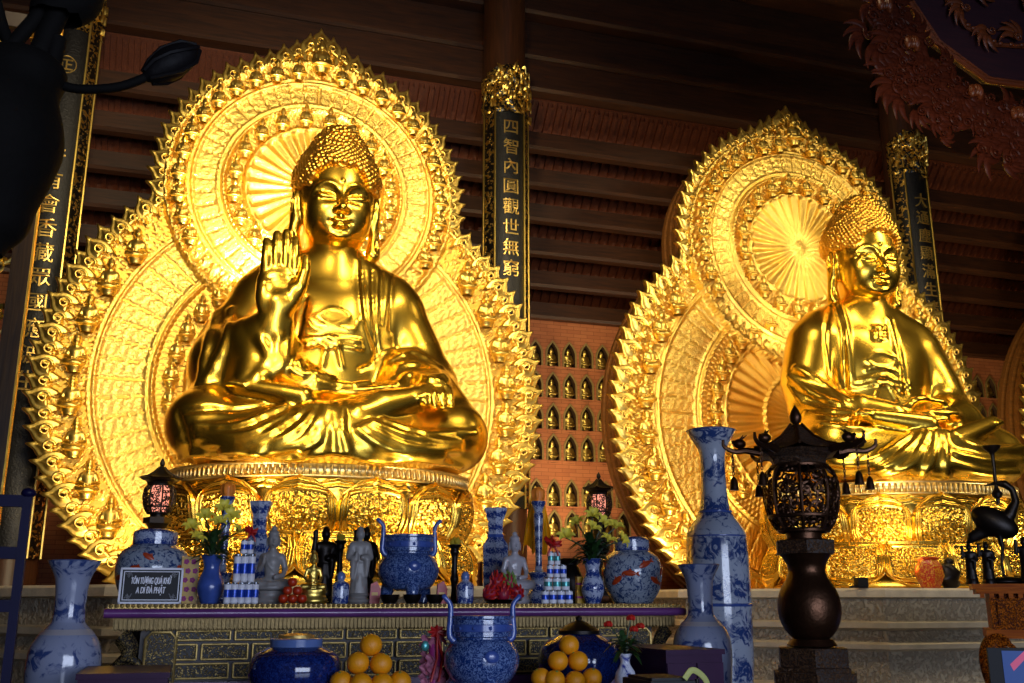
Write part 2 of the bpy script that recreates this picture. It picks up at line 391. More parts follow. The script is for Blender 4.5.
mt['magenta'] = M_plain('magenta_print', '#a02c78', .5)
mt['can'] = M_stripe('can_print', '#c8d2e8', '#2244b4', 'Z', 150, .02, .22, .5)
mt['can_top'] = M_plain('can_metal', '#b8bec8', .25, .9)
mt['can_band'] = M_plain('can_blue', '#2448b0', .3, .3, .3, 40)
mt['can_green'] = M_plain('can_teal', '#4a9a9a', .3, .4, .3, 40)
mt['flame_c'] = M_plain('orange_candle_wax', '#f08a2a', .5)
mt['black'] = M_plain('black_plate', '#06060c', .6, 0, .1)
mt['white'] = M_plain('white_paint', '#e8e8f2', .45, 0, .04)
mt['rail_grey'] = M_plain('grey_scroll_print', '#77777c', .5, 0, .3, 60)
mt['gilt_text'] = M_plain('gilt_lettering', (0.9, 0.6, 0.16), .35, .9, .15, 20)
mt['or_wood'] = M_wood('orange_table_wood', '#8e3e06', '#c46612', .4, 'X', 6)
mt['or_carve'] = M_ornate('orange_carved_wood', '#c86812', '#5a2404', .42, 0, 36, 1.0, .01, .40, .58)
mt['red_jar'] = M_ornate('red_gold_jar', '#b81c14', '#d8a02c', .3, 0, 30, .3, .005, .35, .5)
mt['lamp_pink'] = M_emit('lit_pink_glass', '#e8907a', 1.3)
mt['lamp_core'] = M_emit('lit_lamp_core', '#ffd9b0', 2.0)
mt['screen'] = M_emit('lit_screen', '#24407c', .5)
mt['screen_p'] = M_emit('lit_screen_pink', '#b04a6c', .6)
mt['stamen'] = M_plain('yellow_tuft', '#b0961c', .7, 0, .2, 40)
mt['bud'] = M_plain('dark_lotus_bud', '#0c090b', .6, 0, .2, 8, .3, 14, spec=.15)

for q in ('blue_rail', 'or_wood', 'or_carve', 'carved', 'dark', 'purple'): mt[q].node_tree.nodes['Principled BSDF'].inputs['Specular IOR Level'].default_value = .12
# ---------------------------------------------------------------- the seated figures
def px_line(g, O, px, off, sc, n=5):
    """drop a fold traced as a line of sight from the camera onto the sculpted surface (then it is real relief)"""
    out = []
    for x, y in smooth_path([(a / sc + off[0], b / sc + off[1], 0) for a, b in px], n)[:, :2]:
        p = g.cast(np.array((0, 0, CZ)) - np.array(O), ray(x, y), 9.5, 21)
        if p is not None: out.append(p)
    # keep the run on one surface
    res = []
    for p in out:
        if res and np.linalg.norm(p - res[-1]) > .45: continue
        res.append(p)
    return res
def head_sdf(h=.018, tilt=.10):
    g = Grid((-.85, -.95, -1.15), (.85, .95, 1.0), h)
    g.ell((0, .05, .27), (.57, .62, .68), .1)
    g.ell((0, -.10, -.06), (.505, .50, .60), .15)
    for s in (-1, 1):
        g.ell((s*.22, -.36, -.22), (.22, .2, .24), .16)
        g.ell((s*.24, -.16, -.40), (.2, .28, .2), .16)
    g.ell((0, -.42, -.52), (.2, .15, .13), .14)
    g.tube([(0, .06, -.3), (0, .08, -.9), (0, .1, -1.2)], [.39, .40, .46], .1)
    for s in (-1, 1):                                 # eye sockets, brows, lids
        g.ell((s*.215, -.61, .04), (.15, .06, .085), .12, sub=True)
        g.ell((s*.22, -.50, .0), (.155, .072, .07), .05)
        L = g.front([(s*.05, .07), (s*.10, .17), (s*.22, .215), (s*.33, .17), (s*.41, .07)], 6); g.ridge(L, .022, .034)
        L = g.front([(s*.075, -.045), (s*.14, -.035), (s*.23, -.045), (s*.32, -.03), (s*.385, .0)], 6); g.ridge(L, -.026, .018)
        L = g.front([(s*.085, .02), (s*.15, .062), (s*.23, .072), (s*.32, .05), (s*.385, .01)], 6); g.ridge(L, -.016, .018)
    g.tube([(0, -.545, .12), (0, -.61, -.02), (0, -.70, -.18)], [.042, .046, .068], .06)
    for s in (-1, 1):
        g.ell((s*.066, -.625, -.20), (.052, .07, .045), .035)
    g.ell((0, -.565, -.345), (.135, .06, .04), .04)
    g.ell((0, -.56, -.418), (.10, .062, .045), .04)
    g.ridge(g.front([(-.16, -.362), (-.08, -.385), (0, -.376), (.08, -.385), (.16, -.362)], 6), -.03, .018)
    g.ridge(g.front([(0, -.25), (0, -.31)], 5), -.02, .03)
    g.ridge(g.front([(-.1, -.49), (0, -.50), (.1, -.49)], 5), -.02, .04)
    g.ell((0, -.585, .25), (.034, .03, .034), .015)     # the urna
    for s in (-1, 1):                                 # long-lobed ears
        g.ell((s*.56, .06, -.02), (.11, .19, .29), .05, (0, 0, s*.45))
        g.ell((s*.66, -.03, .02), (.04, .09, .17), .04, (0, 0, s*.45), sub=True)
        g.tube([(s*.57, .03, -.2), (s*.60, .02, -.42), (s*.585, .0, -.68)], [.095, .085, .115], .05)
        g.ell((s*.62, -.10, -.52), (.03, .06, .1), .03, sub=True)
    for z in (-.68, -.82, -.96):
        P = [(.41*math.cos(a), .1 + .41*math.sin(a), z + .03*math.sin(a)) for a in np.linspace(PI*.9, PI*2.1, 22)]
        g.ridge(P, -.045, .04)
    V, Q = g.mesh()
    return rotx(V, tilt), Q
def rotx(V, a):          # + bows the head towards the front
    c, s = math.cos(a), math.sin(a); W = V.copy()
    W[:, 1] = V[:, 1]*c - V[:, 2]*s; W[:, 2] = V[:, 1]*s + V[:, 2]*c
    return W
def hair_mesh(name, mat, tilt=.10, h=.03, curls=900, r=.062, low=False):
    g = Grid((-.9, -.95, -.6), (.9, 1.0, 1.5), h)
    g.ell((0, .09, .40), (.615, .66, .50), .05)
    g.ell((0, .08, .80), (.40, .42, .46), .24)
    for q in (-1, 1): g.ell((q*.17, -.85, -.04), (.355, .92, .58), .02, sub=True)
    g.ell((0, .1, -.75), (.9, .9, .62), .05, sub=True)
    V, Q = g.mesh(); mb = MB(); mb.add(V, [tuple(q) for q in Q])
    ga = PI * (3 - 5 ** .5)
    for i in range(curls):
        z = 1 - 1.35 * i / curls; rr = math.sqrt(max(0, 1 - z*z)); a = i * ga
        d = np.array((rr*math.cos(a), rr*math.sin(a), z)); o = np.array((0, .08, .45))
        p = g.cast(o + d * 1.5, -d, 0, 1.5)
        if p is None: continue
        # only where the hair surface faces out (leave the brow arch clean)
        inside = ((max(0, abs(p[0]) - .17)/.345)**2 + ((p[1]+.85)/.92)**2 + ((p[2]+.04)/.58)**2)
        if inside < 1.06 or p[2] < -.18: continue
        k = r * (1.0 if p[2] < .9 else .85)
        mb.ball(p + d * .012, k, 8, 6) if not low else mb.ball(p, k, 6, 4)
    v = np.concatenate(mb.v); mb.v = [rotx(v, tilt)]
    return mb.mesh(name, mat)
def finger(g, pts, r0, r1, k=.03): g.tube(pts, np.linspace(r0, r1, len(pts)), k)
def torso(g):
    g.ell((0, .2, 1.25), (1.08, .78, 1.35), .1)
    g.ell((0, .12, 2.05), (1.12, .66, .85), .2)
    g.tube([(-.92, .2, 2.46), (.92, .2, 2.46)], .47, .25)
    g.tube([(-.84, .2, 2.74), (0, .16, 3.02), (.84, .2, 2.74)], [.32, .45, .32], .2)
    g.tube([(0, .14, 2.7), (0, .12, 3.25)], [.5, .37], .12)
def legs(g, k=1.0):
    g.ell((0, .25, .42), (1.75*k, 1.25, .62), .1)
    for s in (-1, 1):
        g.tube([(s*.5, .1, .55), (s*1.62*k, -.72, .46)], [.62, .47], .2)
        g.ell((s*1.66*k, -.78, .44), (.45, .52, .45), .2)
        g.tube([(s*1.6*k, -.95, .38), (-s*.25, -1.42, .34)], [.42, .36], .15)
    g.ell((0, -1.05, .22), (1.75*k, .82, .40), .2)
    g.ell((0, -1.5, .06), (1.35, .38, .2), .2)
def foot(g, heel, toe, s=1, up=(0, 0, 1)):
    h, t = np.array(heel), np.array(toe); d = (t - h); L = np.linalg.norm(d); d /= L; u = np.array(up); side = np.cross(d, u); side /= np.linalg.norm(side)
    g.tube([h - d*.25, h, h + d*L*.45, t], [.2*s, .19*s, .165*s, .13*s], .06)
    for i in range(5):
        o = t + side * (i - 2) * .058 * s
        finger(g, [o - d*.08, o + d*(.10 - .018*abs(i-1)), o + d*(.17 - .025*abs(i-1)) - u*.03], .055*s, .042*s, .02)
O1 = (1.68, 14.1, 3.3); O2 = (11.0, 14.1, 3.42)
def tr(g, O, lines, off, sc, A, w):
    for L in lines:
        P = px_line(g, O, L, off, sc)
        if len(P) > 2: g.ridge(P, A, w)
def finish(name, g, head, hz, hy, mat, zmin=-.12, turn=0.0):
    g.d = np.maximum(g.d, (-(g.lo[2] + g.h*np.arange(g.n[2])) + zmin)[None, None, :].astype(np.float32))
    V, Q = g.mesh(); HV, HQ = head
    c, s = math.cos(turn), math.sin(turn)
    HV = np.stack([HV[:,0]*c - HV[:,1]*s, HV[:,0]*s + HV[:,1]*c, HV[:,2]], 1) + np.array((0, hy, hz))
    return np_mesh(name, np.concatenate([V, HV]), np.concatenate([Q, HQ + len(V)]), mat)
def buddha_raised(h=.026):
    O = O1
    g = Grid((-2.5, -2.2, -.2), (2.5, 1.6, 3.5), h)
    torso(g); legs(g)
    # viewer's right: arm resting, hand on the knee
    g.tube([(.98, .2, 2.38), (1.28, .08, 1.75), (1.42, -.1, 1.3)], [.45, .42, .42], .12)
    g.tube([(1.42, -.15, 1.28), (1.36, -.7, 1.1), (1.28, -1.15, 1.02)], [.42, .33, .24], .15)
    g.ell((1.55, -.35, .85), (.45, .6, .42), .2)
    g.tube([(1.0, -.3, 1.35), (.85, -.85, .95)], [.35, .2], .2)
    # viewer's left: raised arm with hanging sleeve
    g.tube([(-.98, .2, 2.38), (-1.28, -.0, 1.85), (-1.42, -.25, 1.45)], [.46, .46, .46], .12)
    g.tube([(-1.42, -.3, 1.4), (-1.12, -.75, 1.6), (-.88, -1.0, 1.78)], [.46, .36, .26], .12)
    g.ell((-1.45, -.3, 1.15), (.45, .62, .6), .2)
    g.tube([(-.95, -.95, 1.62), (-.72, -1.0, 1.2), (-.35, -1.0, .95)], [.26, .26, .24], .12)
    g.tube([(-1.05, -.8, 1.5), (-1.1, -1.0, 1.0)], [.3, .3], .15)
    g.ell((-.80, -.85, 1.32), (.36, .26, .55), .12); g.ell((-.30, -.95, 1.02), (.26, .22, .24), .1); g.tube([(-.45, -.85, .98), (.2, -.95, .9), (.75, -.8, .95)], [.2, .2, .22], .15)
    # folds traced from the photograph's fold lines
    o, sc = (160, 280), 3.012
    tr(g, O, [[(70,395),(160,388),(250,388),(380,362)], [(55,400),(75,470),(90,545)]], o, sc, -.06, .04)
    tr(g, O, [[(120,470),(250,468),(350,425),(430,380)], [(140,495),(280,485),(390,425),(452,378)], [(200,515),(330,495),(420,445),(472,378)],
              [(300,525),(420,492),(467,440),(492,380)], [(430,512),(482,470),(502,382)], [(522,512),(520,370)], [(562,512),(545,440),(550,370)],
              [(640,432),(760,475),(900,492)], [(600,452),(700,512),(850,530)], [(620,442),(740,500),(900,512)], [(675,428),(800,462),(950,462)], [(110,445),(220,440),(320,405),(400,372)], [(100,520),(200,532),(300,520)]], o, sc, .095, .05)
    tr(g, O, [[(60,540),(160,520),(250,522),(340,535),(400,540),(520,520),(650,545),(780,540),(900,562)]], o, sc, .05, .05)
    tr(g, O, [[(606,-60),(612,60),(625,140),(650,215),(640,250),(600,270)], [(640,-60),(642,90),(655,220)], [(668,-40),(665,130)], [(700,-20),(692,150)],
              [(440,50),(420,150),(405,230)]], o, sc, -.028, .03)
    tr(g, O, [[(596,-60),(600,60),(612,140),(632,215)]], o, sc, .02, .045)
    tr(g, O, [[(428,180),(515,176),(602,186)], [(424,198),(515,194),(606,206)]], o, sc, .055, .035)
    tr(g, O, [[(470,110),(520,86),(570,108),(520,132),(470,110)], [(440,120),(470,150),(520,138)], [(600,120),(580,150),(530,140)]], o, sc, .03, .025)
    tr(g, O, [[(480,190),(510,170),(540,190),(510,205),(480,190)], [(500,200),(488,262)], [(535,200),(548,262)]], o, sc, .04, .03)
    tr(g, O, [[(400,270),(430,285),(465,275),(468,245),(440,235),(415,248),(420,265)], [(470,285),(560,297),(660,275)], [(470,308),(560,318),(670,300)], [(455,328),(560,337),(690,322)]], o, sc, .07, .045)
    tr(g, O, [[(690,245),(760,218),(845,262)], [(700,295),(740,255),(830,268),(865,302)], [(715,315),(760,282),(855,312)]], o, sc, .06, .045)
    tr(g, O, [[(258,75),(285,190),(255,270),(215,320)], [(305,180),(325,240),(270,320)], [(392,130),(372,240),(325,310)], [(360,170),(345,250),(300,310)], [(170,100),(140,200),(120,310)], [(215,90),(190,200),(140,300)]], o, sc, .065, .06)
    # bare feet
    foot(g, (-.72, -1.36, .80), (-1.25, -1.20, .91), .78)
    g.tube([(.05, -1.5, .48), (.5, -1.5, .66), (1.0, -1.36, .84)], [.27, .25, .17], .06, sc=(1, .7, 1)); foot(g, (.45, -1.54, .62), (1.04, -1.38, .85), .95)
    # hand on the knee
    g.ell((1.27, -1.22, 1.0), (.26, .26, .13), .08, (.5, 0, 0))
    for i in range(4):
        x = 1.09 + i*.115; q = .03*abs(i-1.4)
        finger(g, [(x, -1.36, .98), (x + .005, -1.50 + q, .88), (x + .01, -1.55 + q, .72 + q)], .068, .05)
    finger(g, [(1.06, -1.15, 1.0), (.96, -1.33, .98), (.95, -1.45, .9)], .07, .05)
    # raised palm, four fingers and the thumb
    g.tube([(-.86, -1.0, 1.72), (-.85, -1.08, 2.05)], [.24, .23], .06)
    g.ell((-.86, -1.10, 2.28), (.285, .13, .38), .05)
    g.ell((-.68, -1.17, 2.14), (.13, .12, .26), .06, (0, .3, 0))
    g.ell((-1.03, -1.17, 2.14), (.11, .10, .26), .05)
    for i, (dx, L) in enumerate([(-1.03, .46), (-.905, .57), (-.78, .61), (-.66, .52)]):
        b = (dx, -1.10, 2.48); sp = (dx + .84) * .02
        finger(g, [b, (dx + sp*.4, -1.14, 2.48 + L*.42), (dx + sp*.7, -1.12, 2.48 + L*.72), (dx + sp, -1.07, 2.48 + L)], .074, .057, .008)
        for q in (.03, .36, .68):
            z = 2.5 + L*q; g.ridge([(dx-.05, -1.21, z), (dx+.05, -1.21, z)], -.016, .02)
    finger(g, [(-.68, -1.13, 2.05), (-.57, -1.20, 2.30), (-.52, -1.19, 2.52), (-.515, -1.14, 2.72)], .11, .064, .03)
    for L in ([(-1.02, 2.36), (-.85, 2.42), (-.62, 2.44)], [(-1.06, 2.28), (-.85, 2.3), (-.66, 2.38)], [(-.7, 2.4), (-.74, 2.25), (-.72, 2.08)]):
        g.ridge(g.front(L, 5), -.014, .018)
    return finish('figure', g, head_sdf(), 3.97, .02, mt['gold'], turn=.02)
def buddha_lap(h=.026):
    O = O2
    g = Grid((-2.5, -2.2, -.2), (2.5, 1.6, 3.5), h)
    torso(g); legs(g, .92)
    for s in (-1, 1):
        g.tube([(s*1.0, .2, 2.36), (s*1.28, .08, 1.72), (s*1.32, -.1, 1.25)], [.5, .46, .42], .12)
        g.tube([(s*1.32, -.15, 1.22), (s*1.0, -.75, 1.05), (s*.55, -1.05, .98)], [.42, .33, .22], .12)
        g.ell((s*1.22, -.4, .85), (.55, .62, .38), .2)
        g.tube([(s*.95, -.75, .85), (s*.5, -1.1, .8)], [.32, .22], .15)
    # hands laid palm up, thumbs meeting
    g.ell((-.25, -1.22, .93), (.36, .22, .12), .06, (0, 0, -.15)); g.ell((.25, -1.22, 1.0), (.36, .22, .12), .06, (0, 0, .15))
    for i in range(4):
        y = -1.12 - .085*i
        finger(g, [(-.4, y, .9), (-.05, y - .04, .87), (.28 - .03*i, y - .02, .9)], .062, .05, .02)
        finger(g, [(.4, y + .02, 1.0), (.1, y - .02, .98), (-.18 + .03*i, y, 1.0)], .06, .048, .02)
    for s in (-1, 1): finger(g, [(s*.42, -1.2, 1.06), (s*.25, -1.26, 1.2), (s*.04, -1.27, 1.22)], .07, .048, .025)
    o, sc = (760, 180), 2.134
    tr(g, O, [[(160,265),(175,320),(180,400),(185,470)], [(285,300),(300,370),(312,450)], [(150,270),(140,330),(150,420)]], o, sc, -.05, .035)
    tr(g, O, [[(172,268),(186,320),(192,400),(195,465)], [(275,300),(292,370),(300,450)]], o, sc, .055, .045)
    tr(g, O, [[(225,385),(255,368),(295,385),(258,402),(225,385)], [(225,405),(250,398),(290,408)], [(205,430),(260,420),(320,436)], [(205,442),(260,434),(322,448)], [(240,430),(265,415),(290,430)], [(255,436),(245,468)], [(275,436),(290,468)]], o, sc, .035, .03)
    tr(g, O, [[(60,420),(110,455),(170,480)], [(60,440),(100,480),(200,500)], [(75,400),(130,430),(190,470)], [(100,500),(170,510),(240,500)], [(130,520),(200,530),(300,530)],
              [(330,470),(380,460),(430,490)], [(340,490),(400,485),(440,510)]], o, sc, .065, .05)
    tr(g, O, [[(120,600),(220,605),(300,560),(335,530)], [(140,625),(250,620),(320,570),(348,530)], [(220,640),(310,615),(345,570),(362,530)], [(350,630),(370,580),(376,530)],
              [(400,640),(395,590),(392,535)], [(430,560),(500,575),(560,570)], [(420,585),(490,600),(560,600)], [(410,605),(480,625),(550,625)]], o, sc, .07, .055)
    foot(g, (.25, -1.60, .58), (1.08, -1.38, .88), .95); foot(g, (-.5, -1.42, .80), (-1.25, -1.22, .92), .85)
    # the raised mark on the chest: a left-turning cross with bent arms
    cx, cy, e = 879.5, 333.0, 5.6
    tr(g, O, [[(cx - e, cy), (cx + e, cy)], [(cx, cy - e), (cx, cy + e)], [(cx + e, cy), (cx + e, cy - e)], [(cx - e, cy), (cx - e, cy + e)], [(cx, cy - e), (cx - e, cy - e)], [(cx, cy + e), (cx + e, cy + e)]], (0, 0), 1.0, .045, .034)
    return finish('figure', g, head_sdf(), 3.90, .02, mt['gold'], turn=-.12)
def small_buddha_mesh(name, mat, h=.045, guan=False):
    """a little seated figure of unit height, on a small lotus base"""
    g = Grid((-2.3, -2.0, -1.2), (2.3, 1.6, 5.5), h*2)
    torso(g); legs(g, .80)
    for s in (-1, 1):
        g.tube([(s*.98, .2, 2.36), (s*1.35, .0, 1.3), (s*.4, -1.1, 1.0)], [.45, .42, .24], .12)
    g.ell((0, .0, 3.95), (.68, .7, .8), .1); g.ell((0, .08, 4.55), (.62, .62, .42), .1); g.ell((0, .08, 4.95), (.38, .4, .3), .1); g.tube([(0, .1, 3), (0, .08, 3.6)], .36, .1)
    g.ell((0, -.72, 3.85), (.09, .12, .18), .05)
    for s in (-1, 1): g.ell((s*.70, .06, 3.7), (.12, .16, .45), .05)
    g.tube([(0, -.1, -.25), (0, -.1, -.85)], [1.35, 1.05], .2, sc=(1, .8, .6))
    V, Q = g.mesh(); V = V / 6.0; V[:, 2] += 1.0/6 + .02
    return np_mesh(name, V, Q, mat)

def statuette_mesh(name, mat, h=.055, raised=False):
    """a slim seated figure with free arms, unit height"""
    g = Grid((-2.3, -2.0, -.2), (2.3, 1.6, 5.5), h)
    g.tube([(0, .1, .3), (0, .1, 1.2), (0, .1, 2.1), (0, .1, 2.6)], [.8, .62, .78, .6], .15, sc=(1, .75, 1)); g.tube([(-.8, .1, 2.55), (.8, .1, 2.55)], .33, .2)
    g.tube([(0, .1, 2.7), (0, .05, 3.4)], [.4, .3], .12)
    for q in (-1, 1):
        g.tube([(q*.4, .1, .45), (q*1.55, -.65, .42)], [.5, .38], .12); g.tube([(q*1.55, -.75, .36), (-q*.3, -1.15, .34)], [.36, .28], .1)
        if raised and q < 0: g.tube([(-.92, .1, 2.5), (-1.15, -.1, 1.6), (-.85, -.75, 2.1), (-.8, -.85, 2.6)], [.3, .25, .18, .16], .08)
        else: g.tube([(q*.92, .1, 2.5), (q*1.22, .05, 1.6), (q*1.0, -.5, 1.1), (q*.25, -1.0, .95)], [.3, .25, .2, .2], .08)
    g.ell((0, -.85, .1), (1.4, .7, .26), .15)
    g.ell((0, .0, 3.9), (.55, .6, .70), .08); g.ell((0, .08, 4.40), (.54, .56, .36), .06); g.ell((0, .1, 4.82), (.28, .3, .26), .1)
    g.tube([(0, -.55, 4.0), (0, -.68, 3.75)], [.05, .1], .05); g.ell((0, -.58, 3.5), (.16, .08, .06), .04)
    for q in (-1, 1):
        g.ell((q*.57, .06, 3.75), (.1, .14, .40), .05); g.ell((q*.2, -.56, 3.98), (.14, .06, .07), .05, sub=True)
    g.ridge(g.front([(-.7, 2.5), (-.3, 1.8), (.3, 1.3), (.6, 1.0)], 6), .06, .07); g.ridge(g.front([(-1.4, .6), (-.6, .3), (0, .2), (.6, .3), (1.4, .6)], 6), .06, .06)
    V, Q = g.mesh(); V = V / 5.08; V[:, 2] -= V[:, 2].min()
    return np_mesh(name, V, Q, mat)
# ---------------------------------------------------------------- the hall
def struct(o): o['kind'] = 'structure'; return o
WY, WT = 21.5, 8.05            # back wall plane and the top of its brickwork
XL, XR = -14.0, 36.0
mb = MB(); mb.box((XL, -9, -.3), (XR, 24, 0)); struct(mb.build('floor', mt['floor']))
mb = MB(); mb.box((XL - .3, -9, 0), (XL, 24, 18)); struct(mb.build('wall_left', mt['plaster']))
mb = MB(); mb.box((XR, -9, 0), (XR + .3, 24, 18)); struct(mb.build('wall_right', mt['plaster']))
# brick wall with pointed niches
def arch(w, h, n=9):
    """pointed arch outline from bottom left clockwise, origin at the middle of the sill"""
    p = [(-w/2, 0), (-w/2, h*.52)]
    for i in range(1, n): t = i/n; p.append((-w/2*(1 - t**1.75), h*.52 + h*.48*t))
    p.append((0, h)); p += [(-x, z) for x, z in p[-2::-1]]
    return p
NW, NH, NS = .27, .56, .424
A_ = at(552.5, 365, WY); nx0 = A_.x
rows = [at(552, y, WY).z for y in (366, 397.5, 429, 460, 506, 537)]
cells = []
def niche_cols(px0, px1): 
    a = at(px0, 420, WY).x; b = at(px1, 420, WY).x
    return [nx0 + k*NS for k in range(-60, 80) if a <= nx0 + k*NS <= b]
cols = niche_cols(512, 625) + niche_cols(946, 1016)
mb = MB()
xs = sorted(set(round(c, 4) for c in cols))
spans = []; prev = XL
def wall_rect(x0, x1, z0, z1): mb.add([(x0, WY, z0), (x1, WY, z0), (x1, WY, z1), (x0, WY, z1)], [(0, 1, 2, 3)], 0)
lows = [r - .06 for r in rows]; ch = NH + .12
blocks = []; cur = [xs[0]]
for c in xs[1:]:
    if c - cur[-1] < NS*1.2: cur.append(c)
    else: blocks.append(cur); cur = [c]
blocks.append(cur); edge = XL
for bl in blocks:
    x0, x1 = bl[0] - NS/2, bl[-1] + NS/2
    wall_rect(edge, x0, 0, WT + .3); edge = x1
    zz = 0; 
    for r in sorted(rows):
        wall_rect(x0, x1, zz, r - .06); zz = r - .06 + ch
        for c in bl:
            A = arch(NW, NH); A2 = arch(NW + .085, NH + .06)
            rect = []
            L, R_, B, T = -NS/2, NS/2, -.06, ch - .06
            for (x, z) in A2:
                d = Vector((x, z - NH*.45)); k = min((R_ if d.x > 0 else L)/d.x if abs(d.x) > 1e-6 else 9, ((T - NH*.45) if d.y > 0 else (B - NH*.45))/d.y if abs(d.y) > 1e-6 else 9)
                rect.append((d.x*k, NH*.45 + d.y*k))
            n = len(A); v = []
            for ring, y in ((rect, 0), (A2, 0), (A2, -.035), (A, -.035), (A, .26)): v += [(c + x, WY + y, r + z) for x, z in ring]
            f = []
            for j in range(n):
                k = (j + 1) % n
                for q in range(4): f.append((q*n+j, q*n+k, (q+1)*n+k, (q+1)*n+j))
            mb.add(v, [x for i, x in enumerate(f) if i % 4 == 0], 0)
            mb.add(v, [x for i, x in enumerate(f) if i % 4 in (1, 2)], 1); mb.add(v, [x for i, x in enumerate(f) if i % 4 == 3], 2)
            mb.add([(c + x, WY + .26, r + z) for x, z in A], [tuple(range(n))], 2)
            # corners of the cell
            cs = [(L, B), (L, T), (R_, T), (R_, B)]
            for cx, cz in cs:
                i1 = min(range(n), key=lambda i: (rect[i][0]-cx)**2 + (rect[i][1]-cz)**2)
                for i2 in ((i1-1) % n, (i1+1) % n):
                    a, b = rect[i1], rect[i2]
                    if (abs(a[0]-cx) > 1e-4 or abs(a[1]-cz) > 1e-4): mb.add([(c+a[0], WY, r+a[1]), (c+b[0], WY, r+b[1]), (c+cx, WY, r+cz)], [(0, 1, 2)], 0)
            cells.append((c, r))
    wall_rect(x0, x1, zz, WT + .3)
wall_rect(edge, XR, 0, WT + .3)
mb.box((XL, WY + .4, 0), (XR, WY + .5, WT + .3), 2)
struct(mb.build('wall_back', [mt['brick'], mt['nframe'], mt['niche']], smooth=False))
nb = small_buddha_mesh('niche_buddha', mt['gold_fine'], .09)
mid = nx0 + 10
for c, r in cells:
    o = link_mesh('niche_buddha', nb, None, (c, WY + .07, r)); o.scale = (.44, .30, .44)
    if c < mid: tag(o, 'small gold seated figure in a niche of the brick wall between the two halos', 'figurine', 'niche figures between the halos')
    else: tag(o, 'small gold seated figure in a brick niche beside the halo cut off at the edge', 'figurine', 'niche figures beside the cut off halo')
# sloping roof: boards on purlins, rising from the wall head to the column line
RY0, RZ0, RY1, RZ1 = WY + .3, WT + .15, 18.55, 11.75
mb = MB(); n = 180
mb.add([(XL, RY0, RZ0 + .35), (XR, RY0, RZ0 + .35), (XR, RY1, RZ1 + .35), (XL, RY1, RZ1 + .35), (XL, RY0, RZ0 + .45), (XR, RY0, RZ0 + .45), (XR, RY1, RZ1 + .45), (XL, RY1, RZ1 + .45)],
       [(0,1,2,3), (7,6,5,4), (0,4,5,1), (2,6,7,3)])
struct(mb.build('ceiling', mt['board'], smooth=False))
mb = MB()
x = XL
while x < XR:                   # rafters under the boards
    mb.add([(x, RY0, RZ0 + .22), (x + .10, RY0, RZ0 + .22), (x + .10, RY1, RZ1 + .22), (x, RY1, RZ1 + .22), (x, RY0, RZ0 + .36), (x + .10, RY0, RZ0 + .36), (x + .10, RY1, RZ1 + .36), (x, RY1, RZ1 + .36)],
           [(0,1,2,3), (0,3,7,4), (1,5,6,2), (0,4,5,1)]); x += .22
struct(mb.build('trim_1', mt['board'], smooth=False))
def beam(y, z, hy, hz, nm_):
    mb = MB(); pr = []
    b = .06
    poly = [(-hy, -hz + b), (-hy + b, -hz), (hy - b, -hz), (hy, -hz + b), (hy, hz), (-hy, hz)]
    v = [(XL, y + a, z + c) for a, c in poly] + [(XR, y + a, z + c) for a, c in poly]; k = len(poly)
    mb.add(v, [(i, k+i, k+(i+1)%k, (i+1)%k) for i in range(k)]); struct(mb.build(nm_, mt['beam'], smooth=False))
i = 2
for k in range(6):
    t = k / 6.0; beam(RY0 - .35 + (RY1 - RY0)*t, RZ0 + (RZ1 - RZ0)*t, .17, .19, f'trim_{i}'); i += 1
zb = at(600, 88, 18.5).z
beam(18.5, zb, .24, .36, f'trim_{i}'); beam(18.5, zb + .36, .34, .08, f'trim_{i+1}'); beam(18.5, zb - .40, .32, .07, f'trim_{i+2}')
mb = MB(); mb.box((XL, 18.5, zb + .4), (XR, 18.6, zb + 4.0)); struct(mb.build('wall_upper', mt['beam'], smooth=False))
beam(18.5, zb + 1.75, .3, .30, f'trim_{i+3}'); beam(18.5, zb + 1.42, .38, .07, f'trim_{i+4}')
mb = MB(); mb.box((XL, -9, 15.5), (XR, 24, 15.7)); struct(mb.build('ceiling_hall', mt['beam'], smooth=False))
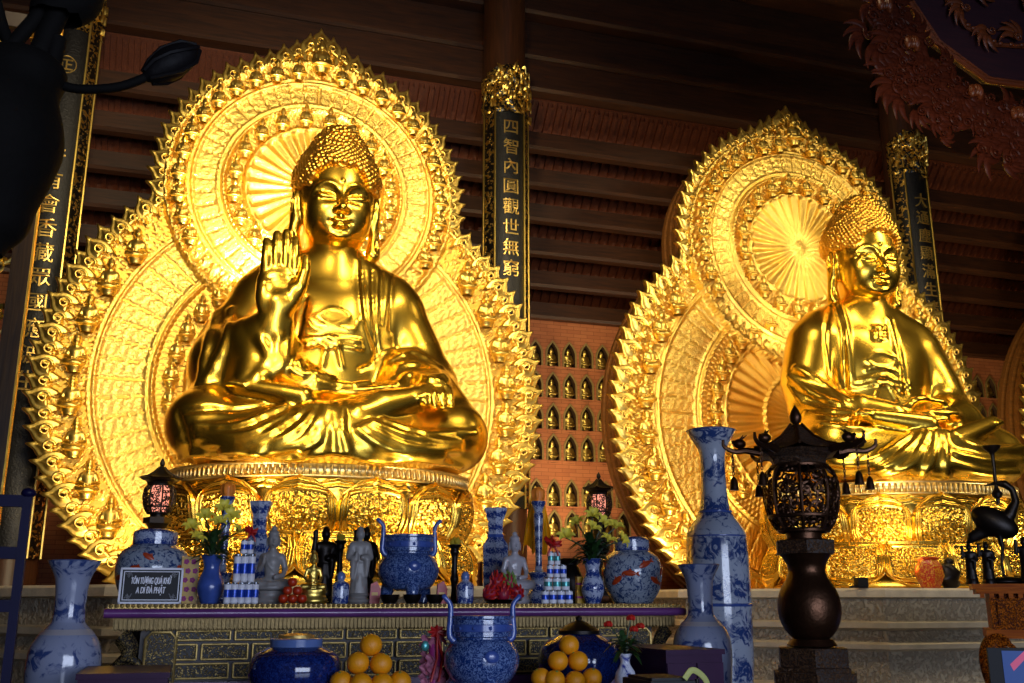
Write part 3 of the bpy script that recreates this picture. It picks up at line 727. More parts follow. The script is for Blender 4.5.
# columns with lacquered verse panels
def column(X, chars, label, zs, zt, cz0, dz, tone):
    R_ = .44; Y = 18.0
    mb = MB(); mb.lathe([(R_ + .08, 0), (R_ + .08, .3), (R_, .4), (R_, 15.5)], 40); c = mb.build(f'column_{len(columns)+1}', mt['colwood'], None, (X, Y, 0)); struct(c); columns.append(c)
    root = empty('verse_panel', (X, Y, 0)); tag(root, label, 'verse panel', None)
    def curve(r0, a0, a1, z0, z1, n=24, mi=0, mbb=None):
        V = np.array([[(r0*math.sin(a), -r0*math.cos(a), z) for z in (z0, z1)] for a in np.linspace(a0, a1, n)]); mbb.grid(V, mi)
    mb = MB(); curve(R_ + .03, -1.35, 1.35, zs, zt, 28, 0, mb); curve(R_ + .005, -1.35, 1.35, zs, zt, 28, 0, mb)
    mb.build('panel', mt['lacquer'], root)
    mb = MB(); curve(R_ + .045, -1.2, -.72, zs, zt, 12, 0, mb); curve(R_ + .045, .72, 1.2, zs, zt, 12, 0, mb); mb.build('scroll_border', mt['lacq_orn'], root)
    mb = MB()
    for a in (-1.3, -.68, .68, 1.3): mb.tube([((R_ + .05)*math.sin(a), -(R_ + .05)*math.cos(a), z) for z in (zs, zt)], .022, 6)
    mb.build('gold_edging', mt['gold_fine'], root)
    mb = MB(); rnd = random.Random(int(X*10) + 50)     # carved crown of the panel
    pz = zt
    def swell(a, z): return R_ + .06 + .028*math.sin(a*5 + 2.2*math.sin(z*9))*math.cos(z*11 + 1.6*math.sin(a*4)) + .012*math.sin(a*13)*math.sin(z*19)
    V = np.array([[(swell(a, z)*math.sin(a), -swell(a, z)*math.cos(a), z) for z in np.linspace(pz - .75, pz + .32 - .14*a*a, 60)] for a in np.linspace(-1.42, 1.42, 110)])
    mb.grid(V); mb.build('carved_crown', mt['crown'], root); mb = MB()
    for k in range(74):
        a = rnd.uniform(-1.3, 1.3); z = pz + .26 - .16*a*a - abs(rnd.gauss(0, .36)); z = max(z, pz - .74); q = R_ + .095
        P = [(q*math.sin(a + t*.16*math.cos(k)), -(q + .04*math.sin(t*3))*math.cos(a), z + .10*math.sin(t*2.1 + k)) for t in np.linspace(0, 1.6, 8)]
        mb.tube(P, np.linspace(.036, .010, 8), 6)
    mb.build('crown_scrolls', mt['gold_fine'], root)
    mb = MB()
    for k, chh in enumerate(chars):
        if chh == ' ': continue
        cu = bpy.data.curves.new('t', 'FONT'); cu.body = chh; cu.size = .36; cu.extrude = .012; cu.align_x = 'CENTER'; cu.align_y = 'CENTER'
        t = bpy.data.objects.new('t', cu); COL.objects.link(t); me = bpy.data.meshes.new_from_object(t.evaluated_get(bpy.context.evaluated_depsgraph_get()))
        v = np.array([p.co[:] for p in me.vertices]); f = [tuple(p.vertices) for p in me.polygons]
        bpy.data.objects.remove(t); bpy.data.curves.remove(cu)
        if len(v):
            v = v - (v.max(0) + v.min(0))/2*np.array((1, 1, 0)); a = v[:, 0]/(R_ + .05); rr = R_ + .045 + v[:, 2]
            W = np.stack([rr*np.sin(a), -rr*np.cos(a), cz0 - k*dz + v[:, 1]], 1); mb.add(W, f)
        bpy.data.meshes.remove(me)
    mb.build('gilt_characters', mt['gilt_text'], root, smooth=False)
    return root
columns = []
cx1 = (at(483, 150, 18).x + at(525, 150, 18).x)/2
zt1 = at(504, 77, 17.5).z
ys = [118, 147, 168, 188, 206, 226, 247, 268, 290]
c0, c1 = at(503, 125, 17.5).z, at(503, 225, 17.5).z; 
column(cx1, '四智內圓觀世無窮', 'black lacquer panel with gilt characters on the column between the two halos', 3.2, zt1, c0, (c0 - c1)/5.0, 0)
cx2 = (at(893, 190, 18).x + at(926, 190, 18).x)/2 - .12
column(cx2, '大通塵顯滿生諸', 'black lacquer panel with gilt characters behind the lap-handed statue', 3.2, zt1, c0 - .35, (c0 - c1)/5.0, 0)
cx3 = -2.78
z3 = at(60, 63, 17.5).z; column(cx3, '㊣   行有會香藏眾國應波生', 'black lacquer panel with gilt characters left of the raised-hand statue and its halo', 2.2, zt1 + .35, z3, (z3 - at(50, 303, 17.5).z)/10.0, 0)
# stone pedestals
def pedestal(X, Y0, label):
    root = empty('stone_pedestal', (X, 0, 0)); tag(root, label, 'pedestal', 'carved stone pedestals')
    prof = [(.30, 0), (.30, .30), (.26, .34), (.26, .42), (.10, .48), (.10, .90), (.18, .93), (.18, .99), (.10, 1.02), (.02, 1.16), (.18, 1.20), (.18, 1.27), (.05, 1.29), (.04, 1.58), (.20, 1.60), (.20, 1.69), (.17, 1.72)]
    carved = {4, 8, 12}
    base = [(-4.1, 17.45), (-4.1, 13.9), (-2.3, 11.75), (2.3, 11.75), (4.1, 13.9), (4.1, 17.45)]
    def off(d):
        q = []
        B = [Vector(b) for b in base]; n = len(B)
        for i, p in enumerate(B):
            if i == 0: q.append((p.x - d, p.y)); continue
            if i == n-1: q.append((p.x + d, p.y)); continue
            e1 = (p - B[i-1]).normalized(); e2 = (B[i+1] - p).normalized(); n1 = Vector((-e1.y, e1.x)); n2 = Vector((-e2.y, e2.x)); n1 = -n1 if n1.dot(p - Vector((0, 16))) < 0 else n1; n2 = -n2 if n2.dot(p - Vector((0, 16))) < 0 else n2
            m = (n1 + n2); m /= m.dot(n1); q.append((p.x + m.x*d, p.y + m.y*d))
        return q
    body, bands = MB(), MB()
    rings = [[(x, y, z) for x, y in off(d)] for d, z in prof]
    for i in range(len(rings) - 1):
        t = bands if i in carved else body; n = len(base)
        t.add(rings[i] + rings[i+1], [(j, j+1, n+j+1, n+j) for j in range(n-1)])
    body.add(rings[-1], [tuple(range(len(base)))[::-1]])
    body.build('moulded_body', mt['stone'], root, smooth=False); bands.build('carved_band', mt['stone_c'], root, smooth=False)
    return root
pedestal(1.55, 0, 'grey carved stone pedestal under the raised-hand statue, behind the altar table')
pedestal(11.25, 0, 'grey carved stone pedestal under the lap-handed statue, beside the bronze lantern')

pedestal(20.62, 0, 'grey stone pedestal of the third statue, mostly hidden behind the crane and its table')
# ---------------------------------------------------------------- the double-lobed halos behind the figures
UZ, UR, LZ, LR = 6.73, 2.5, 3.23, 3.92        # lobe centres above the pedestal top and radii (pedestal top z = 1.72)
def halo_outline(du=0.0, n=90, tip=True):
    """outline as (x, z, nx, nz), bottom left round over the top to bottom right"""
    pts = []
    ru, rl = UR + du, LR + du
    # where the two circles meet
    d = UZ - LZ; a = (d*d + rl*rl - ru*ru) / (2*d); hx = math.sqrt(max(rl*rl - a*a, 0)); zc = LZ + a
    t0 = math.atan2(-LZ, -math.sqrt(rl*rl - LZ*LZ)) if rl > LZ else -PI/2
    tl1 = math.atan2(zc - LZ, -hx); tl0 = t0
    if tl0 < 0: tl0 += 2*PI
    for t in np.linspace(tl0, tl1, 60): pts.append((rl*math.cos(t), LZ + rl*math.sin(t), math.cos(t), math.sin(t)))
    tu0 = math.atan2(zc - UZ, -hx)
    if tu0 < 0: tu0 += 2*PI
    for t in np.linspace(tu0, PI/2, 60)[1:]:
        b = max(0, 1 - abs(t - PI/2) / .42); e = (.44 * b**1.7) if tip else 0
        pts.append(((ru)*math.cos(t), UZ + (ru + e)*math.sin(t), math.cos(t), math.sin(t)))
    L = pts
    R = [(-x, z, -nx, nz) for x, z, nx, nz in L[:-1]][::-1]
    return L + R
def halo_height(x, z):
    r1 = np.hypot(x, z - UZ); r2 = np.hypot(x, z - LZ); t1 = np.arctan2(x, z - UZ); t2 = np.arctan2(x, z - LZ)
    up = r1 < UR - .02
    def ring(r, c, w, A): return A * np.exp(-((r - c) / w)**2)
    def field(r, t, k, nr, ns):
        c = dict(disc=k[0], rim=k[0] + .05, in0=k[0] + .07, in1=k[1], b1=k[2], out=k[3])
        h = np.zeros_like(r)
        pl = np.abs(((t / (2*PI) * nr) % 1) - .5) * 2                        # pleated sun rays
        h += np.where(r < k[0], .07 * pl * np.clip(r / (k[0]*.4), .15, 1) + .05 * np.exp(-(r/.12)**2), 0)
        h += ring(r, k[0] + .03, .035, .08) + ring(r, k[1], .03, .10) + ring(r, k[1] + .09, .02, .05) + ring(r, k[2], .03, .07) + ring(r, k[2] + .08, .02, .05) + ring(r, k[3], .05, .06)
        band = (r > k[1] + .1) & (r < k[2] - .02)
        seam = np.abs(((t / (2*PI) * ns) % 1) - .5) * 2
        orn = .5 + .25*np.sin(t*ns*4)*np.sin(r*34) + .25*np.sin(t*ns*2 + r*25)*np.sin(r*17 + 2*np.sin(t*ns))
        h += np.where(band, .03*orn - .05*(seam > .94), 0)
        fr = (r > k[2] + .1)
        cl = np.sin(t*ns*3.1 + 2.2*np.sin(r*11))*np.sin(r*21 + 1.7*np.sin(t*ns*1.7)); h += np.where(fr, .05*cl + .03*np.sin(r*40 + t*ns*5), 0)
        mid = (r > k[0] + .07) & (r < k[1]); h += np.where(mid, .035*np.sin(t*ns*2.4)*np.sin(r*30), 0)
        return h
    hu = field(r1, t1, (1.12, 1.52, 2.02, 2.44), 28, 48) + .13
    hl = field(r2, t2, (1.80, 2.36, 3.22, 3.84), 48, 60)
    hl += np.where(r2 < 1.0, ring(r2, .98, .03, .07), 0)
    return np.where(up, hu, hl)
HALO_Y = 16.5
def make_halo_front():
    st = .026; xs = np.arange(-4.0, 4.0001, st); zs = np.arange(0, 9.75, st)
    X, Z = np.meshgrid(xs, zs, indexing='ij'); H = halo_height(X, Z)
    r1 = np.hypot(X, Z - UZ); r2 = np.hypot(X, Z - LZ); th = np.abs(np.arctan2(X, Z - UZ))
    e = .44 * np.clip(1 - th / .42, 0, 1)**1.7
    ok = (r1 < UR + e) | (r2 < LR)
    V = np.stack([X, -H, Z], -1).reshape(-1, 3); ids = np.arange(len(V)).reshape(X.shape)
    m = ok[:-1, :-1] & ok[1:, :-1] & ok[1:, 1:] & ok[:-1, 1:]
    Q = np.stack([ids[:-1, :-1][m], ids[1:, :-1][m], ids[1:, 1:][m], ids[:-1, 1:][m]], 1)
    used = np.unique(Q); mp = np.full(len(V), -1); mp[used] = np.arange(len(used))
    return np_mesh('relief_face', V[used], mp[Q], mt['gold_halo'])
def flame_mesh():
    """one curling flame tongue: root at the origin, pointing up +z, facing -y"""
    out = [(-.19, -.12), (-.22, .04), (-.21, .17), (-.14, .27), (-.05, .35), (.02, .48), (.07, .37), (.17, .28), (.22, .16), (.23, .03), (.19, -.12)]
    P = smooth_path([(x, z, 0) for x, z in out], 3)[:, :2]; c = np.array((0, .15)); mb = MB(); n = len(P)
    rings = []
    for k, (s, y) in enumerate([(1, .05), (1, -.02), (.93, -.06), (.78, -.085), (.6, -.07), (.42, -.10), (.15, -.115)]):
        rings.append(np.stack([c[0] + (P[:,0]-c[0])*s, np.full(n, y), c[1] + (P[:,1]-c[1])*s], 1))
    V = np.stack(rings); mb.grid(V)
    sp = [(.02 + .11*math.exp(-.14*t)*math.cos(t - 1.2), -.10, .12 + .11*math.exp(-.14*t)*math.sin(t - 1.2)) for t in np.linspace(0, 9, 30)]; mb.tube(sp, np.linspace(.03, .012, 30), 6)
    return mb.mesh('flame', mt['gold_fine'])
def ring_buddha_mesh(name):
    me = small_buddha_mesh(name, mt['gold_fine'], .038); return me
FL = None
def make_halo(loc, label, xmin=-9, xmax=9):
    global FL
    root = empty('halo', loc); tag(root, label, 'halo', 'gilded halos behind the seated statues')
    if FL is None:
        o = halo_outline(); poly = [(p[0], p[1]) for p in o]
        mb = MB(); mb.prism(poly, 0, .16)
        FL = dict(face=make_halo_front(), plate=mb.mesh('backing_board', mt['gold_dull'], False), flame=flame_mesh(), bud=ring_buddha_mesh('small_buddha'))
        mb = MB()
        for k in range(6):
            q = [(p[0], p[1]) for p in halo_outline(.07 if k % 2 else -.10, tip=False)]; mb.prism(q, .16 + k*.12, .16 + k*.12 + .119)
        FL['back'] = mb.mesh('back_boards', mt['halo_side'], False)
        mb = MB(); ol = [(p[0], -.06, p[1]) for p in halo_outline(-.03)]; mb.tube(ol, .055, 6); FL['edge'] = mb.mesh('beaded_edge', mt['gold_fine'])
    for k, n in (('face', 'relief_face'), ('plate', 'backing_board'), ('back', 'stepped_back'), ('edge', 'rim_moulding')): link_mesh(n, FL[k], root)
    o = halo_outline(.0); P = np.array([(p[0], p[1]) for p in o]); s = np.r_[0, np.cumsum(np.linalg.norm(np.diff(P, axis=0), axis=1))]
    NF = 92
    for i in range(NF + 1):
        q = s[-1] * i / NF; x = np.interp(q, s, P[:,0]); z = np.interp(q, s, P[:,1]); nx = np.interp(q, s, [p[2] for p in o]); nz = np.interp(q, s, [p[3] for p in o])
        if not xmin < x < xmax or z < .05: continue
        f = link_mesh('flame', FL['flame'], root, (x - nx*.10, -.02 - .03*(i % 2), z - nz*.10)); a = math.atan2(nx, nz) * .76
        f.rotation_euler = (0, a, 0); k = .82 if z > UZ - 1.2 else .94
        f.scale = ((-k if x > 0 else k), k, k)
    def bud(x, z, k, y=-.16):
        if not xmin < x < xmax: return
        b = link_mesh('small_buddha', FL['bud'], root, (x, y, z - .5*k)); b.scale = (k, k, k)
    for i in range(25):
        a = math.radians(-118 + 236 * i / 24)
        if abs(a) < .05: bud(0, UZ + 2.5, .62, -.26); continue
        bud(2.23*math.sin(a), UZ + 2.23*math.cos(a), .43, -.28)
    for i in range(20):
        a = 2*PI*(i + .5)/20; bud(1.34*math.sin(a), UZ + 1.34*math.cos(a), .42, -.26)
    for sgn in (-1, 1):
        for i in range(9):
            a = math.radians(52 + 87 * i / 8); bud(sgn*3.52*math.sin(a), LZ + 3.52*math.cos(a), .60, -.12)
        for i in range(11):
            a = math.radians(22 + 108 * i / 10); bud(sgn*2.08*math.sin(a), LZ + 2.08*math.cos(a), .44, -.12)
    return root
# ---------------------------------------------------------------- lotus thrones
def petal_mesh(name, up=1, field=True):
    """a broad rounded petal, 1.1 wide, bulging to -y, with a double rolled rim and a field of scrolls; up=-1 hangs down"""
    nu, nv = 89, 76; W, Hh = .57, .80
    U, Vv = np.meshgrid(np.linspace(-1, 1, nu), np.linspace(0, 1, nv), indexing='ij')
    wd = (1 - np.clip((Vv - .55)/.45, 0, 1)**3*.42) * (.84 + .16*np.clip(Vv/.35, 0, 1))
    x = U*W*wd; z = Vv*Hh*(.85 + .15*(1 - np.abs(U)**2.6) + .03*np.exp(-(U/.12)**2)*Vv)
    bul = .20*np.sin(PI*np.minimum(1, Vv*.92 + .08))*(1 - U*U*.6) + .08*Vv*Vv
    e = np.minimum(np.minimum(1 - np.abs(U), (1 - Vv)*1.2), Vv*1.4 + .05)
    rel = .055*np.exp(-((e - .07)/.05)**2) + .035*np.exp(-((e - .22)/.035)**2)
    if field:
        C = [(0, .46), (.22, .62), (.22, .34), (.44, .50), (.42, .74), (.12, .80), (.40, .28), (.12, .18), (.58, .36), (.58, .62)]
        au = np.abs(U); best = np.full(U.shape, 9.); pat = np.zeros(U.shape)
        for k, (cx, cy) in enumerate(C):
            dx, dy = au - cx, (Vv - cy)*1.35; r = np.hypot(dx, dy); t = np.arctan2(dy, dx); m = r < best
            w = np.cos(t*(5 if k == 0 else 1) + (0 if k == 0 else 62*r) + k) if k else np.cos(5*t)*.6 + np.cos(45*r)
            pat = np.where(m, w, pat); best = np.minimum(best, r)
        rel = rel + np.where(e > .27, .022*pat*np.clip((e - .27)*14, 0, 1), 0)
    V = np.stack([x, -(bul + rel), z*up], -1)
    mb = MB(); mb.grid(V, flip=(up < 0)); back = V.copy(); back[:, :, 1] = -(bul) + .05; mb.grid(back, flip=(up > 0))
    for E in (V[0], V[-1], V[:, -1]): pass
    return mb.mesh(name, mt['gold_petal'])
PT = None
def make_throne(loc, label, rot=0.0, kz=.92):
    global PT
    root = empty('lotus_throne', loc); tag(root, label, 'lotus throne', 'gilded lotus thrones under the statues')
    if PT is None:
        mb = MB(); mb.lathe([(2.2, 0), (2.25, .05), (2.05, .2), (1.85, .5), (1.85, .75), (1.95, 1.1), (2.1, 1.4), (2.05, 1.45), (0, 1.45)], 72); core = mb.mesh('core', mt['gold_petal'])
        mb = MB(); n = 150
        mb.lathe([(2.08, 1.42), (2.17, 1.42), (2.17, 1.445), (2.10, 1.45), (2.10, 1.585), (2.16, 1.59), (2.16, 1.62), (2.0, 1.62)], 90, 0, cap=False)
        for i in range(n):
            a = 2*PI*i/n; mb.box((-.018, -2.15, 1.45), (.018, -2.09, 1.585), 0, Matrix.Rotation(a, 4, 'Z'))
        rim = mb.mesh('fluted_rim', mt['gold_pale'])
        PT = (core, rim, petal_mesh('upper_petal'), petal_mesh('lower_petal', -1), petal_mesh('back_petal', 1, False))
    link_mesh('core', PT[0], root); link_mesh('fluted_rim', PT[1], root)
    root.scale = (.97, .86, kz)
    n = 14
    for i in range(n):
        a = 2*PI*(i + .5)/n + rot
        for nm_, me, r, z, tilt, k, off in (('upper_petal', PT[2], 1.94, .60, .17, 1.0, 0), ('lower_petal', PT[3], 2.0, .70, -.22, .92, .5), ('back_petal', PT[4], 1.92, .74, .10, .84, .5)):
            b = a + off*2*PI/n
            if math.cos(b) < -.45: continue                # the back of the throne stands against the halo, out of sight
            p = link_mesh(nm_, me, root, (r*math.sin(b), -r*math.cos(b), z)); p.rotation_euler = (tilt, 0, b); p.scale = (k*(.86 if nm_ != 'lower_petal' else 1), k, k*(1.06 if nm_ != 'lower_petal' else 1))
    return root
# ---------------------------------------------------------------- assemble the shrine
make_halo((1.55, HALO_Y, 1.72), 'double-lobed gilded halo behind the statue with the raised hand')
make_halo((11.25, HALO_Y, 1.72), 'double-lobed gilded halo behind the statue with hands in its lap')
make_halo((20.62, HALO_Y, 1.72), 'gilded halo of a third statue, cut off by the right picture edge', xmax=-1.2)
make_throne((1.66, 14.2, 1.72), 'gilded lotus throne under the statue with the raised hand')
make_throne((11.12, 14.2, 1.72), 'gilded lotus throne under the statue with hands in its lap', kz=.98)
r1 = empty('seated_statue', O1); tag(r1, 'giant polished gold seated statue with its right palm raised', 'statue'); f = link_mesh('figure', buddha_raised(), r1)
hm = hair_mesh('hair', mt['gold_hair']); link_mesh('curled_hair', hm, r1, (0, .02, 3.97))
r2 = empty('seated_statue', O2); tag(r2, 'giant polished gold seated statue with both hands resting in its lap', 'statue'); link_mesh('figure', buddha_lap(), r2); link_mesh('curled_hair', hm, r2, (0, .02, 3.90))
# ---------------------------------------------------------------- tables and everything on them
TZ = 1.53; TY0, TY1 = 7.5, 9.15
def thing(name, label, cat, px, Y, z, group=None, py=603):
    w = at(px, py, Y); s = mpp(px, py, Y)
    o = empty(name, (w.x, Y, z)); tag(o, label, cat, group); return o, s
def lathe_part(name, prof, mat, root, s, n=32, **kw):
    mb = MB(); mb.lathe([(r*s, h*s) for r, h in prof], n, **kw); return mb.build(name, mat, root)
def curve_prof(pts, n=6):
    P = smooth_path([(a, b, 0) for a, b in pts], n); return [(max(0, a), b) for a, b, _ in P]
# ---- the long altar table
xl, xr = at(108, 605, TY0).x, at(682, 605, TY0).x; L = xr - xl
tb = empty('altar_table', ((xl + xr)/2, TY0, 0)); tag(tb, 'long carved altar table with purple lacquer edge, holding the porcelain and statues', 'altar table')
h = L/2; sT = .0078
mb = MB(); mb.box((-h, .03, TZ - .030), (h, TY1 - TY0, TZ)); mb.build('table_top', mt['tab_dark'], tb)
mb = MB(); n = 120
for i in range(n): mb.ball((-h + L*(i + .5)/n, .02, TZ - .012), (L/n*.46, .02, .014), 8, 5)
mb.box((-h, .02, TZ - .03), (h, .04, TZ - .002)); mb.build('beaded_edge', mt['tab_gold'], tb)
mb = MB(); mb.tube([(-h - .02, .0, TZ - .062), (h + .02, .0, TZ - .062)], .032, 12); mb.box((-h, 0, TZ - .09), (h, .5, TZ - .035)); mb.build('lacquer_edge', mt['tab_top'], tb)
mb = MB(); n = 150
for i in range(n):
    x = -h + .05 + (L - .1)*(i + .5)/n; mb.box((x - .011, .035, TZ - .165), (x + .011, .06, TZ - .105)); mb.ball((x, .045, TZ - .168), (.011, .012, .014), 6, 4)
mb.box((-h + .04, .06, TZ - .175), (h - .04, .4, TZ - .09)); mb.build('fringe_moulding', mt['tab_fringe'], tb)
mb = MB(); mb.box((-h + .22, .12, .12), (h - .22, 1.4, TZ - .17)); mb.build('carcass', mt['tab_dark'], tb)
pan, frm = MB(), MB()
def panel(x0, x1, z0, z1, y=.10):
    pan.box((x0, y - .004, z0), (x1, y + .02, z1))
    P = [(x0, y - .012, z0), (x1, y - .012, z0), (x1, y - .012, z1), (x0, y - .012, z1)]
    for a, b in zip(P, P[1:] + P[:1]): frm.tube([a, b], .008, 6)
zr = [(TZ - .185, TZ - .245), (TZ - .275, TZ - .375), (TZ - .405, TZ - .50), (TZ - .60, TZ - .75), (TZ - .78, TZ - .95)]
for k, (z1, z0) in enumerate(zr):
    x = -h + .46 - .17*(k % 2); e = h - .46
    while x < e:
        w = .36 if k != 1 else .31
        panel(x, min(x + w, e), z0, z1); x += w + .035
pan.build('carved_panels', mt['tab_carve'], tb, smooth=False); frm.build('panel_frames', mt['tab_gold'], tb)
mb = MB(); mb.box((-h + .15, .02, TZ - .60), (h - .15, .2, TZ - .52)); mb.build('lower_rail', mt['tab_top'], tb)
for sg in (-1, 1):
    mb = MB(); z0, z1 = TZ - .52, TZ - .19; c = sg*(h - .36)
    arc = [(c - .10, z0), (c - .10, z1 - .04), (c - .06, z1), (c + .06, z1), (c + .10, z1 - .04), (c + .10, z0)]
    mb.prism(arc, .06, .12); mb.build('corner_panel', mt['tab_carve'], tb, smooth=False)
    mb = MB(); mb.tube([(x, .055, z) for x, z in arc], .011, 6, closed=True); mb.build('corner_panel_frame', mt['white'] if False else mt['tab_gold'], tb)
    mb = MB()
    for q in range(4):
        P = [(sg*(h - .10 - .07*math.sin(t*2.2)*(1 - .1*q)) , .09 + .02*q, TZ - .2 - t*.14 - .01*q) for t in np.linspace(0, 2.6, 14)]
        mb.tube(P, np.linspace(.055, .03, 14), 8)
    sp = [(sg*(h - .15) + .09*math.exp(-.14*t)*math.cos(t), .06, TZ - .44 + .09*math.exp(-.14*t)*math.sin(t)) for t in np.linspace(0, 12, 50)]; mb.tube(sp, np.linspace(.03, .008, 50), 7)
    mb.build('scrolled_bracket', mt['tab_carve'], tb)
    mb = MB(); mb.tube(smooth_path([(sg*(h - .2), .15, TZ - .55), (sg*(h - .12), .12, .7), (sg*(h - .2), .13, .3), (sg*(h - .08), .1, .06)]), .075, 10); mb.build('leg', mt['tab_carve'], tb)
    mb = MB(); mb.tube([(sg*(h - .15), 1.45, 0.0), (sg*(h - .15), 1.45, TZ - .05)], .075, 10); mb.build('leg', mt['tab_dark'], tb)
# ---- lower offering table in front (its top lies below the picture edge)
LZ_ = .975
ol, orr = at(236, 683, 6.2).x, at(640, 683, 6.2).x
ot = empty('offering_table', ((ol + orr)/2, 6.2, 0)); tag(ot, 'low dark offering table in front of the altar table, carrying oranges and blue bowls', 'table'); hw = (orr - ol)/2
mb = MB(); mb.box((-hw, -.55, LZ_ - .05), (hw, .55, LZ_)); mb.build('table_top', mt['tab_top'], ot)
mb = MB(); mb.box((-hw + .06, -.48, LZ_ - .2), (hw - .06, .48, LZ_ - .05)); mb.build('apron', mt['tab_carve'], ot, smooth=False)
for sx in (-1, 1):
    for sy in (-1, 1): mb = MB(); mb.lathe([(.05, 0), (.06, .05), (.04, .3), (.06, LZ_ - .06)], 14, 0, TR((sx*(hw - .1), sy*.42, 0))); mb.build('leg', mt['tab_dark'], ot)
# ---- big lidded jars with fish
def fish(mb, M, k=1.0):
    mb.ball((0, 0, 0), (1, .25, .42), 10, 7, 0, M)
    mb.add([(.85, 0, .05), (1.5, 0, .45), (1.3, 0, 0), (1.55, 0, -.4), (.85, 0, -.05), (1.1, .12, 0)], [(0,1,2,5), (5,2,3,4), (0,5,4)], 0, M); mb.add([(-.2, 0, .38), (.1, 0, .75), (.4, 0, .3)], [(0,1,2)], 0, M)
def ginger_jar(px, Y, rx, H, label, seed):
    o, s = thing('lidded_jar', label, 'jar', px, Y, TZ, 'fish jars on the altar table')
    k = H/70.0
    prof = curve_prof([(rx*.62, 0), (rx*.70, 3*k), (rx*.92, 16*k), (rx*1.0, 33*k), (rx*.90, 47*k), (rx*.66, 54*k), (rx*.585, 55.5*k)])
    lathe_part('body', prof, mt['por_fish'], o, s, 40)
    lathe_part('lid', [(rx*.60, 55.5*k), (rx*.605, 62*k), (rx*.60, 67*k), (rx*.5, 70*k), (rx*.1, 71*k), (0, 71*k)], mt['por_small'], o, s, 36)
    rnd = random.Random(seed); P = np.array(prof)
    for i in range(11):
        mb = MB()
        a = -PI/2 + (i - 5)*.50 + rnd.uniform(-.15, .15); z = (22 + 20*((i*7) % 3)/2)*k + rnd.uniform(-2, 2); r = np.interp(z, P[:,1], P[:,0])
        M = Matrix.Translation((r*s*math.cos(a), r*s*math.sin(a), z*s)) @ Matrix.Rotation(a + PI/2, 4, 'Z') @ Matrix.Rotation(rnd.uniform(-.8, .8), 4, 'Y') @ Matrix.Rotation(-.12*(z - 33*k)/k/10, 4, 'X') @ Matrix.Diagonal((6.8*s, 3*s, 6.4*s, 1))
        fish(mb, M); mb.build('painted_fish', mt['fish'], o)
    return o
ginger_jar(150, 8.25, 36, 73, 'big lidded porcelain jar with orange fish behind the black name plate', 3)
ginger_jar(633, 8.15, 30, 65, 'big lidded porcelain jar with orange fish at the right end of the altar table', 5)
# ---- the black name plate
def text_mesh(body, size, ext=.002, shear=0.0):
    cu = bpy.data.curves.new('t', 'FONT'); cu.body = body; cu.size = size; cu.extrude = ext; cu.align_x = 'CENTER'; cu.align_y = 'CENTER'; cu.shear = shear
    t = bpy.data.objects.new('t', cu); COL.objects.link(t); me = bpy.data.meshes.new_from_object(t.evaluated_get(bpy.context.evaluated_depsgraph_get()))
    v = np.array([p.co[:] for p in me.vertices]); f = [tuple(p.vertices) for p in me.polygons]; us = sorted({i for q in f for i in q}); mp = {i: j for j, i in enumerate(us)}; v = v[us]; f = [tuple(mp[i] for i in q) for q in f]; bpy.data.objects.remove(t); bpy.data.curves.remove(cu); bpy.data.meshes.remove(me)
    return v, f
o, s = thing('name_plate', 'black name plate with white Vietnamese lettering standing at the left end of the altar', 'sign', 149.5, 7.62, TZ)
o.rotation_euler = (-.10, 0, 0); W, H = 30*s, 35.5*s
mb = MB(); mb.box((-W, 0, 0), (W, .014, H)); mb.build('plate', mt['black'], o)
mb = MB()
for a, t in ((0, 2.0), (3.4, .9)):
    a *= s; t *= s; x, z0, z1 = W - a, a, H - a
    for x0, x1, q0, q1 in ((-x, x, z0, z0 + t), (-x, x, z1 - t, z1), (-x, -x + t, z0, z1), (x - t, x, z0, z1)): mb.box((x0, -.006, q0), (x1, 0, q1))
mb.build('white_border', mt['white'], o)
mb = MB()
for sx in (-1, 1):
    for z in (7.5*s, H - 7.5*s):
        sz = 1 if z < H/2 else -1
        for q in range(3):
            P = [(sx*(W - 5.5*s - t*3.2*s - q*1.2*s), -.003, z + sz*(-2.2*s + q*1.5*s + 1.6*s*math.sin(t*4 + q))) for t in np.linspace(0, 1.5, 10)]; mb.tube(P, .5*s, 5)
mb.build('corner_scrolls', mt['rail_grey'], o)
mb = MB()
for body, z, ww in (('TÔN TƯỢNG QUÁ KHỨ', 22.5*s, 38*s), ('A DI ĐÀ PHẬT', 13.2*s, 28*s)):
    v, f = text_mesh(body, 1.0, .06, .15); wd = v[:,0].max() - v[:,0].min(); v = v - (v.max(0) + v.min(0))/2*np.array((1, 0, 0)); kx = ww/wd; kz = 6.6*s/.73
    for e in (-1, 0, 1): mb.add([(x*kx + e*.22*s, -.004 - q*.03 + e*.0004, z + (y - .02)*kz + e*.05*s) for x, y, q in v], f)
mb.build('lettering', mt['white'], o, smooth=False)
